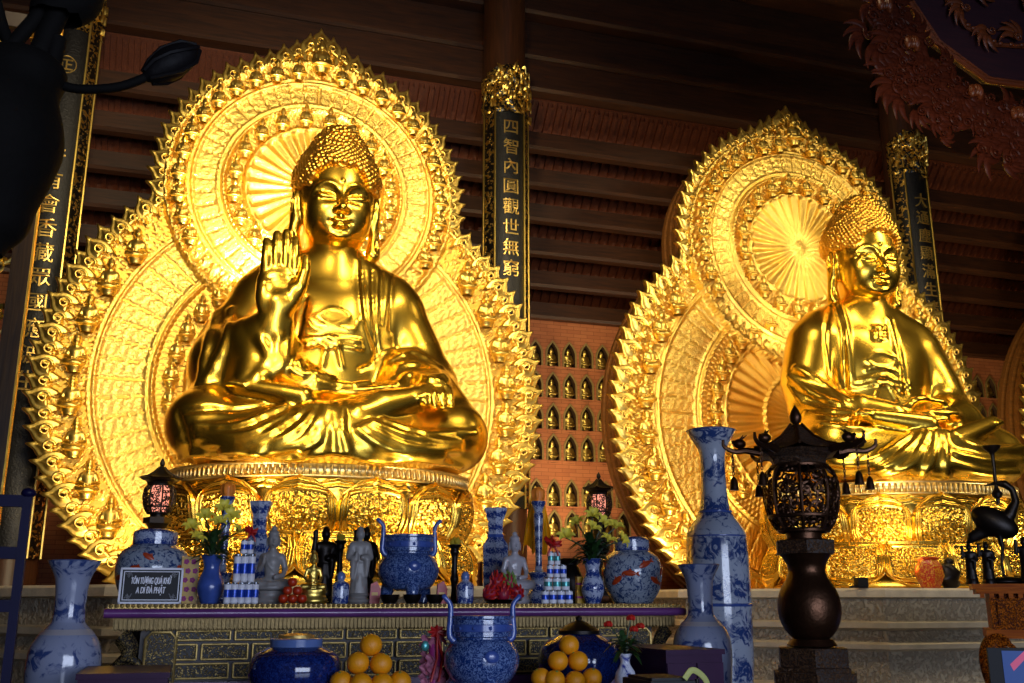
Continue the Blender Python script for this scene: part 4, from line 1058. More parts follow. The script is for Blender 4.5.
# ---- incense burners with tall handles
def burner(px, Y, z, k, label, feet=True):
    o, s = thing('incense_burner', label, 'incense burner', px, Y, z, 'blue porcelain incense burners'); s *= k
    prof = curve_prof([(12, 12), (22, 15), (29.5, 26), (30.5, 36), (26, 45), (21.5, 49)]) + [(21.5, 50), (24.5, 51), (24.5, 64), (26, 65), (26, 67), (22, 67), (21, 60), (0, 58)]
    lathe_part('bowl', prof[:37], mt['por_blue'], o, s, 44); lathe_part('neck_band', prof[36:], mt['por_lid'], o, s, 44, cap=False)
    mb = MB(); mb.ball((0, -30*s, 36*s), (6*s, 2.4*s, 5*s), 12, 8); mb.build('boss', mt['cobalt'], o); mb = MB(); mb.lathe([(24.55*s, 54.5*s), (25.3*s, 55*s), (25.3*s, 60*s), (24.55*s, 60.5*s)], 40, cap=False)
    for i in range(12):
        a = 2*PI*i/12; mb.ball((24.6*s*math.sin(a), -24.6*s*math.cos(a), 57.5*s), (1.8*s,)*3, 8, 6)
    mb.build('studded_band', mt['cobalt'], o)
    for sg in (-1, 1):
        mb = MB(); P = smooth_path([(sg*23*s, 0, 47*s), (sg*27*s, 0, 52*s), (sg*26.5*s, 0, 66*s), (sg*27*s, 0, 76*s), (sg*32*s, 0, 82*s)])
        mb.tube(P, np.linspace(3.0*s, 1.9*s, len(P)), 10); mb.ball(P[-1], 2.2*s, 8, 6); mb.build('handle', mt['cobalt'], o)
    for i in range(3):
        a = PI/2 + 2*PI*i/3 + PI; mb = MB(); P = smooth_path([(19*s*math.cos(a), 19*s*math.sin(a), 20*s), (23*s*math.cos(a), 23*s*math.sin(a), 9*s), (20*s*math.cos(a), 20*s*math.sin(a), 0)])
        mb.tube(P, np.linspace(8*s, 4.4*s, len(P)), 10); mb.build('foot', mt['por_blue'], o)
    return o, s
o, s = burner(407.5, 8.1, TZ, 1.0, 'blue porcelain incense burner with tall ear handles on the altar table')
st, s2 = thing('incense_stick', 'single burning stick standing in the incense burner on the altar table', 'incense stick', 407, 8.1, TZ + 58*s)
mb = MB(); mb.tube([(0, 0, 0), (-1*s, 0, 58*s)], .45*s, 6); mb.build('stick', mt['iron'], st); mb = MB(); mb.ball((-1*s, 0, 58*s), (1.5*s, 1.5*s, 1.2*s), 8, 6); mb.build('ash_tip', mt['por_grey'], st)
burner(482, 5.95, LZ_ + .001, 1.215, 'big blue porcelain incense burner with upright handles on the low offering table')
for i, (px, wd) in enumerate(((390, 'left'), (412, 'middle'), (435, 'right'))):
    o, s = thing('offering_bowl', f'small dark bowl before the altar incense burner, {wd} of three' if wd == 'middle' else f'small dark bowl before the altar incense burner, {wd}most of three', 'bowl', px, 7.68, TZ, 'dark bowls before the burner')
    lathe_part('bowl', [(5, 0), (6, 1), (8.5, 5), (9.5, 9), (8.6, 9), (7.5, 5), (0, 3)], mt['iron'], o, s, 24); lathe_part('foot_ring', [(5.5, 0), (5.5, 1.4), (4, 1.4)], mt['iron'], o, s, 20)
# ---- seated white figures, the standing figure, dark attendants, little gold figure
sb = statuette_mesh('seated_figure_body', mt['por_white']); sb_up = statuette_mesh('blessing_figure_body', mt['por_white'], raised=True)
def seated(px, Y, H, wk, mat, label, group, base=True, name='seated_statuette'):
    o, s = thing(name, label, 'statuette', px, Y, TZ, group); me = (sb_up if px == 270 else sb).copy(); me.materials.clear(); me.materials.append(mt[mat]); b = 0
    if base:
        mb = MB(); rnd = random.Random(px)
        mb.lathe(curve_prof([(17*wk, 0), (19*wk, 3), (16*wk, 8), (17*wk, 13), (14*wk, 16)], 3), 20); v = np.concatenate(mb.v); v[:, :2] *= 1 + .08*np.sin(v[:, 2:3]*2 + v[:, :1]*.7); v *= s; v[:, 1] *= .8; mb.v = [v]; mb.build('base', mt[mat], o); b = 13*s
    f = link_mesh('figure', me, o, (0, 0, b - .02*H*s)); k = H*s - b; f.scale = (k*wk*1.05, k*.85, k); return o
seated(270, 8.0, 76, .82, 'por_grey', 'grey-white seated statuette on a rocky base beside the left stack of cans', None)
seated(515, 8.05, 70, .85, 'por_white', 'white porcelain seated statuette behind the dragon fruit', None)
seated(312, 7.85, 52, .82, 'gold_fine', 'small gold seated statuette beside the red apples', None, True, 'gold_statuette')
def standing_mesh(name, mat, arm_up=False):
    g = Grid((-1.1, -1.0, -.1), (1.1, 1.0, 5.6), .07)
    g.tube([(0, 0, 0), (0, 0, 1.5), (0, .05, 3.4)], [.72, .58, .55], .1, sc=(1, .75, 1)); g.tube([(-.45, .05, 3.7), (.45, .05, 3.7)], .32, .2); g.ell((0, -.02, 4.55), (.33, .36, .42), .08); g.ell((0, .05, 4.95), (.24, .26, .22), .1); g.tube([(0, .03, 4), (0, .0, 4.4)], .18, .08)
    g.tube([(.58, .05, 3.65), (.72, -.1, 2.8), (.15, -.55, 2.75)], [.28, .3, .2], .1); g.tube([(.5, -.4, 2.6), (.45, -.35, 1.4)], [.26, .16], .1)
    if arm_up: g.tube([(-.58, .05, 3.65), (-.85, -.2, 3.2), (-.8, -.35, 4.3), (-.8, -.35, 4.7)], [.26, .22, .17, .2], .1)
    else: g.tube([(-.58, .05, 3.65), (-.75, -.1, 2.8), (-.35, -.5, 2.6), (-.3, -.5, 3.1)], [.28, .3, .2, .14], .1); g.tube([(-.5, -.4, 2.6), (-.55, -.3, 1.2)], [.26, .16], .1)
    for x in (-.3, -.1, .12, .32): g.ridge(g.front([(x, .1), (x*.8, 1.2), (x*.5, 2.3)], 6), .07, .09)
    g.ell((0, -.35, 4.48), (.05, .06, .09), .04)
    V, Q = g.mesh(); V = V/5.25; V[:, 2] -= V[:, 2].min(); return np_mesh(name, V, Q, mat)
gs = standing_mesh('standing_figure', mt['por_grey']); ds = standing_mesh('attendant_figure', mt['iron'], True)
o, s = thing('standing_statuette', 'pale standing robed statuette on a lotus base left of the altar incense burner', 'statuette', 358, 8.0, TZ)
lathe_part('lotus_base', curve_prof([(10, 0), (12, 3), (9, 6), (11.5, 9), (9, 10)], 4), mt['por_grey'], o, s, 20); f = link_mesh('figure', gs, o, (0, 0, 8*s)); f.scale = (68*s*1.05, 68*s, 68*s)
for px, H, lab, Y in ((323, 76, 'dark attendant statuette with one raised arm behind the small gold statuette', 8.55), (364, 76, 'dark attendant statuette hidden behind the pale standing statuette', 8.6)):
    o, s = thing('attendant_statuette', lab, 'statuette', px, Y, TZ, None); lathe_part('base', [(12, 0), (12, 4), (9, 7), (0, 7)], mt['iron'], o, s, 16); f = link_mesh('figure', ds, o, (0, 0, 6*s)); f.scale = (H*s*.95, (H - 6)*s, (H - 6)*s)
# ---- candlesticks
def dark_candlestick(px, Y, H, label):
    o, s = thing('candlestick', label, 'candlestick', px, Y, TZ, None)
    lathe_part('stem', curve_prof([(8, 0), (7, 3), (3.5, 7), (3, 18), (4.4, 24), (3, 30), (3, H-16), (4.6, H-12), (4, H-8), (7, H-5), (6, H-4)], 3), mt['iron'], o, s, 18)
    mb = MB(); rnd = random.Random(px)
    for i in range(16): a = rnd.uniform(0, 6.28); r = rnd.uniform(0, 4.5)*s; mb.ball((r*math.cos(a), r*math.sin(a), (H - 2 + rnd.uniform(-2, 3))*s), (2.3*s, 2.3*s, 2.8*s), 7, 5)
    mb.build('yellow_tuft', mt['stamen'], o)
dark_candlestick(338, 8.35, 66, 'dark candlestick with yellow tuft behind the small blue jar left of centre')
dark_candlestick(454, 7.95, 62, 'dark candlestick with yellow tuft right of the altar incense burner')
def blue_candlestick(px, Y, H, label):
    o, s = thing('porcelain_candlestick', label, 'candlestick', px, Y, TZ, None)
    lathe_part('stick', curve_prof([(11, 0), (12, 6), (7, 16), (9, 26), (11, 30), (4.2, 33), (3.6, 50), (5, H-30), (3.8, H-26), (7.4, H-17), (7.6, H-15)], 4), mt['por_small'], o, s, 24)
    mb = MB(); mb.lathe(curve_prof([(5.6*s, (H-15)*s), (6.4*s, (H-9)*s), (6.2*s, (H-4)*s), (3.5*s, (H-1)*s), (.6*s, H*s)], 3), 18)
    for i in range(6): a = i*PI/3; mb.ball((5.2*s*math.cos(a), 5.2*s*math.sin(a), (H - 8)*s), (2.4*s, 2.4*s, 6*s), 8, 6)
    mb.build('lotus_candle', mt['flame_c'], o)
blue_candlestick(220, 8.75, 121, 'blue and white candlestick with orange candle behind the left lilies')
blue_candlestick(539, 8.6, 116, 'blue and white candlestick with orange candle before the yellow silk')
# ---- faceted tall vases at the back
def square_vase(px, Y, w, H, label):
    o, s = thing('faceted_vase', label, 'vase', px, Y, TZ, None)
    lathe_part('body', [(w*.62, 0), (w*.66, 2), (w*.98, H*.22), (w*1.0, H*.60), (w*.55, H*.70), (w*.60, H*.86), (w*.9, H*.97), (w*.94, H), (w*.75, H), (w*.5, H*.9)], mt['por_small'], o, s, 6, ph=.3, cap=False)
    lathe_part('foot_rim', [(w*.7, 0), (w*.7, 3), (w*.6, 3)], mt['por_lid'], o, s, 6, ph=.3)
    lathe_part('shoulder_band', [(w*.60, H*.685), (w*.64, H*.70), (w*.62, H*.72), (w*.5, H*.72)], mt['cobalt'], o, s, 6, ph=.3)
square_vase(255, 8.7, 13, 101, 'tall faceted blue and white vase behind the grey seated statuette')
square_vase(495, 8.6, 14.5, 94, 'tall faceted blue and white vase left of the white seated statuette')
# ---- small blue flasks
for px, lab in ((340, 'small blue and white flask standing before the pale standing statuette'), (465, 'small blue and white flask beside the dragon fruit')):
    o, s = thing('porcelain_flask', lab, 'flask', px, 7.7, TZ, None)
    lathe_part('body', curve_prof([(7.2, 0), (8.4, 2), (8.6, 14), (8.2, 19), (4, 22), (3.2, 24)], 3), mt['por_small'], o, s, 24); lathe_part('stopper', [(4, 23.5), (4.4, 26), (4, 29), (2.2, 31), (0, 31.5)], mt['por_lid'], o, s, 16)
# ---- stacks of printed cans
def can_mesh(name, w, h, s, kind=0):
    mb = MB(); r = w/2*s; h *= s
    mb.lathe([(r*.86, 0), (r, .06*h), (r, .30*h)], 18, 0); mb.lathe([(r*1.003, .30*h), (r*1.003, .66*h)], 18, 2, cap=False); mb.lathe([(r, .66*h), (r, .9*h)], 18, 0, cap=False); mb.lathe([(r, .9*h), (r*.84, .97*h), (r*.84, h), (r*.76, h), (r*.74, .97*h), (0, .97*h)], 18, 1)
    return mb.mesh(name, [mt['white'], mt['can_top'], mt['can_band'] if kind == 0 else mt['can_green']])
def can_stack(tiers, Y, side, words):
    for t, (x0, x1, y1, y0, n, kind) in enumerate(tiers):
        for i in range(n):
            px = x0 + (x1 - x0)*(i + .5)/n; o, s = thing('drink_can', '', 'can', px, Y, TZ + (603 - y0)*mpp(px, 603, Y), f'cans in the {side} stack')
            ordn = ['first', 'second', 'third', 'fourth', 'fifth'][i]
            o['label'] = f'{words[kind]} can in the {["bottom", "second", "third", "top"][t] if len(tiers) == 4 else ["bottom", "middle", "top"][t]} tier of the {side} stack, {ordn} from the left'
            me = can_mesh('can', (x1 - x0)/n*.97, y0 - y1, s, kind); link_mesh('can_body', me, o)
can_stack([(223, 258, 582, 603, 5, 0), (231, 253, 554, 582, 3, 0), (237, 250, 540, 554, 2, 0)], 7.72, 'left', ['blue and white'])
can_stack([(541, 573, 590, 603, 4, 0), (544, 570, 577.5, 590, 3, 1), (547, 567, 565, 577.5, 3, 0), (548, 561, 552, 565, 2, 1)], 7.72, 'right', ['blue and white', 'teal and white'])
def bow(px, py, Y, r, label, name='red_bow'):
    w = at(px, py, Y); s = mpp(px, py, Y); o = empty(name, w); tag(o, label, 'bow'); mb = MB(); rnd = random.Random(px)
    for i in range(11):
        a = rnd.uniform(0, 6.28); e = rnd.uniform(-.3, 1.1); d = np.array((math.cos(a)*math.cos(e), math.sin(a)*math.cos(e), math.sin(e)))
        sd = np.cross(d, (0, 0, 1)); P = [d*r*s*(1 - abs(t))*1.0 + sd*r*s*.35*math.sin(t*3) + np.array((0, 0, r*s*.25*(1 - t*t))) for t in np.linspace(-1, 1, 9)]; mb.tube(P, r*s*.16, 6)
    mb.build('loops', mt['redcloth'], o); mb = MB()
    for sg in (-1, 1): mb.tube([(sg*r*s*.1, -r*s*.2, 0), (sg*r*s*.5, -r*s*.4, -r*s*.6), (sg*r*s*.6, -r*s*.35, -r*s*1.1)], r*s*.13, 6)
    mb.build('tails', mt['redcloth'], o)
bow(552, 546, 7.72, 9, 'red ribbon bow on top of the right stack of cans'); bow(251, 534, 7.75, 7, 'red ribbon bow on top of the left stack of cans')
# ---- fruit
def apple_mesh(s):
    mb = MB(); mb.lathe(curve_prof([(0, -.72), (.35, -.92), (.85, -.55), (1, .05), (.8, .62), (.4, .82), (.12, .66), (0, .55)], 4), 18); v = np.concatenate(mb.v)*s; mb.v = [v]; return mb.mesh('apple', mt['apple'])
s = mpp(293, 600, 7.75); am = apple_mesh(4.9*s)
AP = [(283, 598.5, 'bottom left of the pile'), (292.5, 598.5, 'bottom centre of the pile, in front'), (302, 598.5, 'bottom right of the pile'), (287.5, 590.5, 'second layer left'), (297.5, 590.5, 'second layer right'), (292.5, 582, 'topmost of the pile')]
for px, py, lab in AP:
    o = empty('apple', at(px, py, 7.75 if py > 596 else 7.78)); tag(o, f'red apple beside the small gold statuette, {lab}', 'apple', 'red apples in a pile'); link_mesh('fruit', am, o); mb = MB(); mb.tube([(0, 0, 2.8*s), (.5*s, 0, 5.5*s)], .35*s, 5); mb.build('stem', mt['tab_dark'], o)
s = mpp(505, 600, 7.7)
dish, s_ = thing('fruit_dish', 'low dark dish holding the dragon fruit', 'dish', 503, 7.72, TZ); lathe_part('dish', [(10, 0), (12, 1), (19, 3), (20, 4), (18, 3.6), (0, 2)], mt['iron'], dish, s_, 28); lathe_part('foot_ring', [(10, 0), (10.5, 1.2), (9, 1.2)], mt['iron'], dish, s_, 20)
def dragon(px, py, Y, rot, label):
    o = empty('dragon_fruit', at(px, py, Y)); o.rotation_euler = rot; tag(o, label, 'dragon fruit', 'dragon fruit on a dish'); mb = MB(); mb.ball((0, 0, 0), (6.4*s, 6.4*s, 8.2*s), 16, 10); mb.build('fruit', mt['dragon'], o)
    mb = MB(); ga = 2.4
    for i in range(26):
        z = -.75 + 1.7*i/26; r = math.sqrt(max(.05, 1 - z*z)); a = i*ga; d = np.array((math.cos(a)*r*6.3*s, math.sin(a)*r*6.3*s, z*8*s)); e = d + np.array((math.cos(a)*2.2*s, math.sin(a)*2.2*s, 4.2*s)); mb.tube([d*.95, d*1.05 + (e - d)*.4, e], [1.5*s, 1.2*s, .2*s], 5)
    mb.build('scales', mt['dragon_g'] if 'greenish' in label else mt['rose'], o)
for a in ((490, 593, 7.72, (.3, .9, 0), 'dragon fruit at the left of the dish'), (503, 593, 7.68, (-.6, .1, 0), 'dragon fruit at the front centre of the dish'), (517, 593, 7.72, (.2, -.9, .4), 'dragon fruit at the right of the dish'), (497, 581.5, 7.72, (.1, .35, 0), 'upright dragon fruit on top of the dish, left one'), (509, 581.5, 7.72, (.1, -.3, 0), 'greenish spiked dragon fruit on top of the dish, right one')): dragon(*a)
def orange_pile(cs, r, Y, side, what):
    for px, py, dy, lab in cs:
        w = at(px, py, Y + dy); s = mpp(px, py, Y + dy); o = empty('orange', w); tag(o, f'orange in the {side} pile {what}, {lab}', 'orange', f'oranges in the {side} pile')
        mb = MB(); mb.ball((0, 0, 0), (r*s, r*s, r*s*.95), 22, 14); mb.build('fruit', mt['orange'], o); mb = MB(); a = (px*1.7) % 6.28; mb.lathe([(1.6*s, 0), (1.2*s, .5*s), (0, .6*s)], 8, 0, Matrix.Rotation(.5*math.sin(a), 4, 'X') @ Matrix.Rotation(.6*math.cos(a), 4, 'Y') @ Matrix.Translation((0, 0, r*s*.94))); mb.build('stem_end', mt['dragon_g'], o)
orange_pile([(371, 645, .0, 'the topmost'), (358, 663, -.04, 'second layer left'), (381, 664, -.04, 'second layer right'), (341, 682, -.05, 'bottom far left'), (361, 684, -.11, 'bottom centre left, in front'), (382, 684, -.11, 'bottom centre right, in front'), (400, 682, -.04, 'bottom far right')], 11.3, 6.1, 'left', 'beside the navy bowl')
orange_pile([(569, 645, .0, 'the topmost'), (558, 661, -.04, 'second layer left'), (578, 661, -.04, 'second layer right'), (541, 678, -.03, 'bottom far left'), (555, 680, -.10, 'bottom centre left, in front'), (575, 681, -.10, 'bottom centre right, in front'), (592, 678, -.03, 'bottom far right')], 10.2, 6.1, 'right', 'before the dark blue jar')
for px, side in ((371, 'left'), (567, 'right')):
    w = at(px, 683, 6.03); o = empty('fruit_plate', (w.x, 6.03, LZ_)); tag(o, f'red-brown plate under the {side} pile of oranges', 'plate', None); mb = MB(); mb.lathe([(.13, 0), (.14, .012), (.21, .035), (.24, .055), (.23, .055), (.14, .042), (0, .042)], 36, sy=.8); mb.build('plate', mt['or_wood'], o); mb = MB(); mb.lathe([(.13, 0), (.135, .014), (.12, .014)], 30, sy=.8); mb.build('foot_ring', mt['tab_gold'], o)
# ---- navy bowl and dark blue jar on the low table
o, s = thing('navy_bowl', 'wide navy blue bowl with gilt lid on the low offering table', 'bowl', 294, 6.3, LZ_ + .001, None, 690)
lathe_part('body', curve_prof([(22, 0), (30, 4), (43, 18), (46, 32), (42, 44), (30, 51), (25, 53)]), mt['por_navy'], o, s, 44); lathe_part('collar', [(25, 52), (26, 53), (26.5, 60), (25, 61), (18, 61)], mt['por_lid'], o, s, 40); lathe_part('lid', [(18, 61), (17.5, 64), (9, 65.5), (0, 66)], mt['tab_gold'], o, s, 36)
o, s = thing('blue_jar', 'dark blue lidded jar behind the right pile of oranges', 'jar', 580, 6.55, LZ_ + .001, None, 690)
lathe_part('body', curve_prof([(20, 0), (28, 4), (40, 18), (41.5, 32), (36, 44), (24, 52), (20, 54)]), mt['por_navy'], o, s, 44); lathe_part('lid', [(21, 54), (21, 57), (16, 61), (8, 65), (3, 67), (3.6, 70), (0, 72)], mt['iron'], o, s, 36)
# ---- flowers
def lily_mesh(s):
    mb = MB()
    for i in range(6):
        a = i*PI/3 + (.2 if i % 2 else 0); P = []
        for v in np.linspace(0, 1, 7):
            r = 1.0*v + .05; z = .55*math.sin(v*2.1) - .25*max(0, v - .7); wd = .30*math.sin(PI*min(1, v*.9 + .08))
            P.append([((r*math.cos(a) - u*wd*math.sin(a)), (r*math.sin(a) + u*wd*math.cos(a)), z + .10*abs(u)) for u in (-1, -.5, 0, .5, 1)])
        mb.grid(np.array(P)*s)
    for i in range(5): a = i*1.256; mb.tube([(0, 0, 0), (.15*math.cos(a)*s, .15*math.sin(a)*s, .8*s)], .03*s, 4)
    return mb.mesh('lily', mt['lily'])
def leaf(mb, p, d, L, w, droop=.4, n=6):
    d = np.array(d, float); d /= np.linalg.norm(d); sd = np.cross(d, (0, 0, 1)); sd = sd/(np.linalg.norm(sd) + 1e-6); P = []
    for t in np.linspace(0, 1, n):
        c = np.array(p) + d*L*t - np.array((0, 0, droop*L*t*t)); ww = w*math.sin(PI*(t*.93 + .05))**.8; P.append([c - sd*ww + np.array((0, 0, ww*.35)), c, c + sd*ww + np.array((0, 0, ww*.35))])
    mb.grid(np.array(P))
def lily_vase(px, Y, vw, vh, fl, spread, label, seed, glz):
    o, s = thing('flower_vase', label, 'vase of flowers', px, Y, TZ, 'vases of yellow lilies')
    lathe_part('vase', curve_prof([(vw*.62, 0), (vw*.7, 2), (vw, vh*.3), (vw*.9, vh*.5), (vw*.6, vh*.72), (vw*.7, vh*.9), (vw*.85, vh)], 5), mt[glz], o, s, 28, cap=False); lathe_part('mouth', [(vw*.86, vh - .3), (vw*.95, vh), (vw*.86, vh + .8), (vw*.5, vh - 2), (0, vh - 3)], mt['por_lid'], o, s, 24)
    rnd = random.Random(seed); st, lf = MB(), MB()
    lm = lily_mesh(9.6*s)
    for x, z, yy in fl:
        P = smooth_path([(0, 0, (vh - 4)*s), (x*s*.4, yy*s*.4, (vh + (z - vh)*.55)*s), (x*s, yy*s, (z - 2)*s)], 4); st.tube(P, .8*s, 5)
        f = link_mesh('lily', lm, o, (x*s, yy*s, (z - 2)*s)); f.rotation_euler = (rnd.uniform(.5, 1.2), rnd.uniform(-.4, .4), math.atan2(x, 14)*-.0 + rnd.uniform(-.4, .4) + x*.02)
    for i in range(80):
        a = rnd.uniform(0, 6.28); e = rnd.uniform(-.2, 1.2); b = rnd.uniform(.1, .7); leaf(lf, (spread*.35*b*math.cos(a)*s, spread*.35*b*math.sin(a)*s, (vh + rnd.uniform(-3, 20)*1.0)*s), (math.cos(a)*math.cos(e), math.sin(a)*math.cos(e)*.7, math.sin(e)), rnd.uniform(.5, 1)*spread*.62*s, 2.6*s, .35)
    st.build('stems', mt['leaf'], o); lf.build('leaves', mt['leaf'], o)
lily_vase(209, 7.9, 13, 47, [(-22, 76, -4), (-10, 86, -8), (3, 80, -10), (16, 88, -5), (22, 72, -8), (-17, 64, -10), (8, 96, 2)], 34, 'blue vase of yellow lilies left of the left stack of cans', 11, 'cobalt')
lily_vase(593, 7.9, 11.5, 43, [(-30, 66, -5), (-18, 79, -8), (-4, 74, -10), (10, 80, -6), (22, 76, -8), (29, 64, -6), (12, 62, -12), (2, 88, 2)], 34, 'blue and white vase of yellow lilies beside the right fish jar', 12, 'por_small')
o, s = thing('rose_vase', 'small white and blue vase of red roses beside the right pile of oranges', 'vase of flowers', 626, 5.9, LZ_ + .001, None, 690)
lathe_part('vase', curve_prof([(8, 0), (9, 2), (11, 14), (10, 24), (5, 33), (5.5, 39), (8, 43)], 5), M_porcelain('white_flower_vase', '#d8dcec', '#2c3c9c', 9, .55, .05), o, s, 26, cap=False)
rnd = random.Random(4); lf = MB(); st = MB()
for i, (x, z) in enumerate(((-19, 72), (6, 78), (16, 70), (9, 67))):
    P = smooth_path([(0, 0, 36*s), (x*.4*s, -2*s, (36 + (z - 36)*.6)*s), (x*s, -4*s, z*s)], 4); st.tube(P, .6*s, 5); mb = MB(); c = np.array((x*s, -4*s, z*s)); mb.ball(c, 2.2*s, 8, 6)
    for q in range(11):
        a = q*2.4; r = (1 + q*.22)*s; mb.ball(c + np.array((r*math.cos(a), r*math.sin(a), .5*s - q*.12*s)), (2.2*s, 2.2*s, 2.5*s), 7, 5)
    mb.build('rose', mt['rose'], o)
for i in range(54):
    a = rnd.uniform(0, 6.28); e = rnd.uniform(-.3, 1.2); leaf(lf, (rnd.uniform(-5, 5)*s, rnd.uniform(-5, 3)*s, rnd.uniform(42, 56)*s), (math.cos(a)*math.cos(e), .6*math.sin(a)*math.cos(e), math.sin(e)), rnd.uniform(11, 21)*s, 2.6*s, .4)
lf.build('leaves', mt['leaf'], o); st.build('stems', mt['leaf'], o)
# pink wrapped bouquet with red ribbon
o, s = thing('wrapped_bouquet', 'pink wrapped bouquet with red ribbon left of the big front incense burner', 'bouquet', 434, 6.15, LZ_ + .001, None, 690)
mb = MB(); rnd = random.Random(9)
for i in range(34):
    a = rnd.uniform(0, 6.28); z = rnd.uniform(6, 60); r = 6 + 8*math.sin(z/70*PI) + rnd.uniform(-2, 3); p = np.array((r*math.cos(a)*.9, r*math.sin(a)*.6, z))*s
    V = np.array([[p + np.array((u*7*s + 1.5*s*math.sin(v*7 + i), 2*s*math.sin(u*5 + v*4 + i) , v*9*s + 1.5*s*math.cos(u*6))) for v in np.linspace(-.6, .6, 7)] for u in np.linspace(-.6, .6, 7)]); mb.grid(V)
mb.build('crumpled_wrap', mt['pinkfl'], o)
mb = MB(); mb.lathe([(5*s, 0), (4*s, 6*s), (7*s, 30*s), (6*s, 52*s), (2*s, 60*s)], 14, cap=True); mb.build('inner_bunch', mt['magenta'], o)
mb = MB()
for i in range(8): a = i*.8; mb.tube([(0, -8*s, 66*s), (9*s*math.cos(a), -9*s, (66 + 6*math.sin(a))*s), (3*s*math.cos(a + .5), -7*s, (66 + 4*math.sin(a + .5))*s)], 1.6*s, 6)
for q in (-1, 1): mb.tube([(0, -9*s, 66*s), (q*3*s + 3*s, -11*s, 40*s), (q*4*s - 2*s, -11*s, 18*s)], 1.3*s, 6)
mb.build('ribbon', mt['redcloth'], o)
mb = MB(); mb.ball((-11*s, -5*s, 52*s), (4*s, 2*s, 5*s), 10, 7); mb.build('blue_rosette', mt['can_green'], o)
# small packets
o, s = thing('printed_packet', 'yellow packet with magenta flower prints between name plate and blue lily vase', 'packet', 188, 8.06, TZ)
mb = MB(); mb.box((-9*s, -2.5*s, 0), (8*s, 2.5*s, 46*s)); mb.build('packet', mt['yellow_p'], o)
for i in range(5):
    for dx in (-3.5, 3.5):
        mb = MB(); c = np.array(((dx + (1 if i % 2 else -1))*s, -3.1*s, (5 + 9*i)*s))
        for q in range(5): a = q*1.256; mb.ball(c + np.array((1.5*s*math.cos(a), 0, 1.5*s*math.sin(a))), (1.3*s, .4*s, 1.3*s), 7, 5)
        mb.build('flower_print', mt['magenta'], o)
o, s = thing('gold_packet', 'small stacked yellow packet beside the right lily vase', 'packet', 581, 8.0, TZ); mb = MB(); mb.box((-5*s, -3*s, 0), (5*s, 3*s, 13*s)); mb.box((-4.5*s, -3*s, 13.3*s), (4.5*s, 3*s, 26*s)); mb.build('packet', mt['yellow_p'], o); mb = MB(); mb.box((-5.2*s, -3.2*s, 5*s), (5.2*s, 3.2*s, 7*s)); mb.box((-4.7*s, -3.2*s, 18*s), (4.7*s, 3.2*s, 20*s)); mb.build('band', mt['magenta'], o)
for px, lab in ((374, 'red paper packet between the standing statuette and the altar incense burner'), (441, 'small red packet right of the altar incense burner')):
    o, s = thing('red_packet', lab, 'packet', px, 7.9, TZ); mb = MB(); mb.prism([(-5*s, 0), (5*s, 0), (6*s, 14*s), (2*s, 22*s), (-4*s, 19*s)], -2*s, 2*s); mb.build('packet', mt['redcloth'], o, smooth=False); mb = MB(); mb.box((-3*s, -2.3*s, 8*s), (3*s, -2*s, 11*s)); mb.build('gold_stripe', mt['yellow_p'], o)
# yellow silk behind the candlestick
o, s = thing('silk_drape', 'yellow silk hanging behind the right blue and white candlestick', 'drape', 536, 8.85, TZ); V = []
for t in np.linspace(0, 1, 14):
    row = []
    for u in np.linspace(-1, 1, 41):
        w = (4 + 13*t**.7); f = (1.5 + 3*t)*math.sin(u*13 + 2*t); row.append(((u*w + 1)*s, -2*s - f*s*.8 - 5*s*(1 - u*u), (110 - 58*t + 5*t*math.cos(u*9))*s))
    V.append(row)
mb = MB(); mb.grid(np.array(V)); mb.build('silk', mt['yellow'], o); mb = MB(); mb.tube([(1*s, 0, 0), (1*s, 0, 114*s)], 1.3*s, 8); mb.lathe([(9*s, 0), (9*s, 2*s), (2*s, 4*s)], 16); mb.build('pole', mt['iron'], o)
# dark pot stand at the back right of the altar
o, s = thing('dark_pot', 'dark round pot behind the right stack of cans', 'pot', 569, 8.5, TZ); lathe_part('body', curve_prof([(9, 0), (14, 8), (15, 22), (11, 34), (9, 38), (11, 42)], 4), mt['iron'], o, s, 24); lathe_part('rim', [(11, 41), (12, 43), (10, 44), (0, 42)], mt['bronze'], o, s, 24)
# ---- floor vases
def trumpet_vase(px, py, Y, k, label):
    w = at(px, py, Y); s = mpp(px, py, Y)*k; o = empty('floor_vase', (w.x, Y, 0)); tag(o, label, 'floor vase', 'trumpet mouthed floor vases'); zt = w.z/s
    lathe_part('body', curve_prof([(17, 0), (19, 3), (25, zt*.25), (33, zt - 125), (34, zt - 92), (29, zt - 75), (18, zt - 62), (15, zt - 56), (14.5, zt - 40), (16.5, zt - 18), (24, zt - 2), (24.5, zt)], 6), mt['por_vase'], o, s, 44, cap=False)
    lathe_part('mouth', [(24.5, zt - .5), (25.5, zt), (24, zt + .8), (15, zt - 15), (0, zt - 30)], mt['por_lid'], o, s, 40)
    lathe_part('shoulder_band', [(21.5, zt - 65.5), (22.5, zt - 66.5), (26, zt - 70.5), (25.6, zt - 71)], mt['por_white'], o, s, 40, cap=False)
trumpet_vase(75, 561, 7.0, 1.0, 'tall pale blue vase with trumpet mouth left of the altar table'); trumpet_vase(698.5, 565, 7.3, .83, 'pale blue vase with trumpet mouth before the giant vase')
w = at(711, 431, 9.2); s = mpp(711, 431, 9.2); o = empty('giant_vase', (w.x, 9.2, 0)); tag(o, 'giant slender blue and white landscape vase right of the altar table', 'floor vase'); zt = w.z/s; zb_ = zt - 246
lathe_part('body', curve_prof([(25, zb_), (27, zb_ + 4), (29, zb_ + 30), (30, zb_ + 90), (29, zt - 108), (26, zt - 96), (16.5, zt - 82), (13, zt - 68), (12, zt - 40), (13.5, zt - 20), (23, zt - 3), (24, zt)], 8), mt['por_land'], o, s, 48, cap=False)
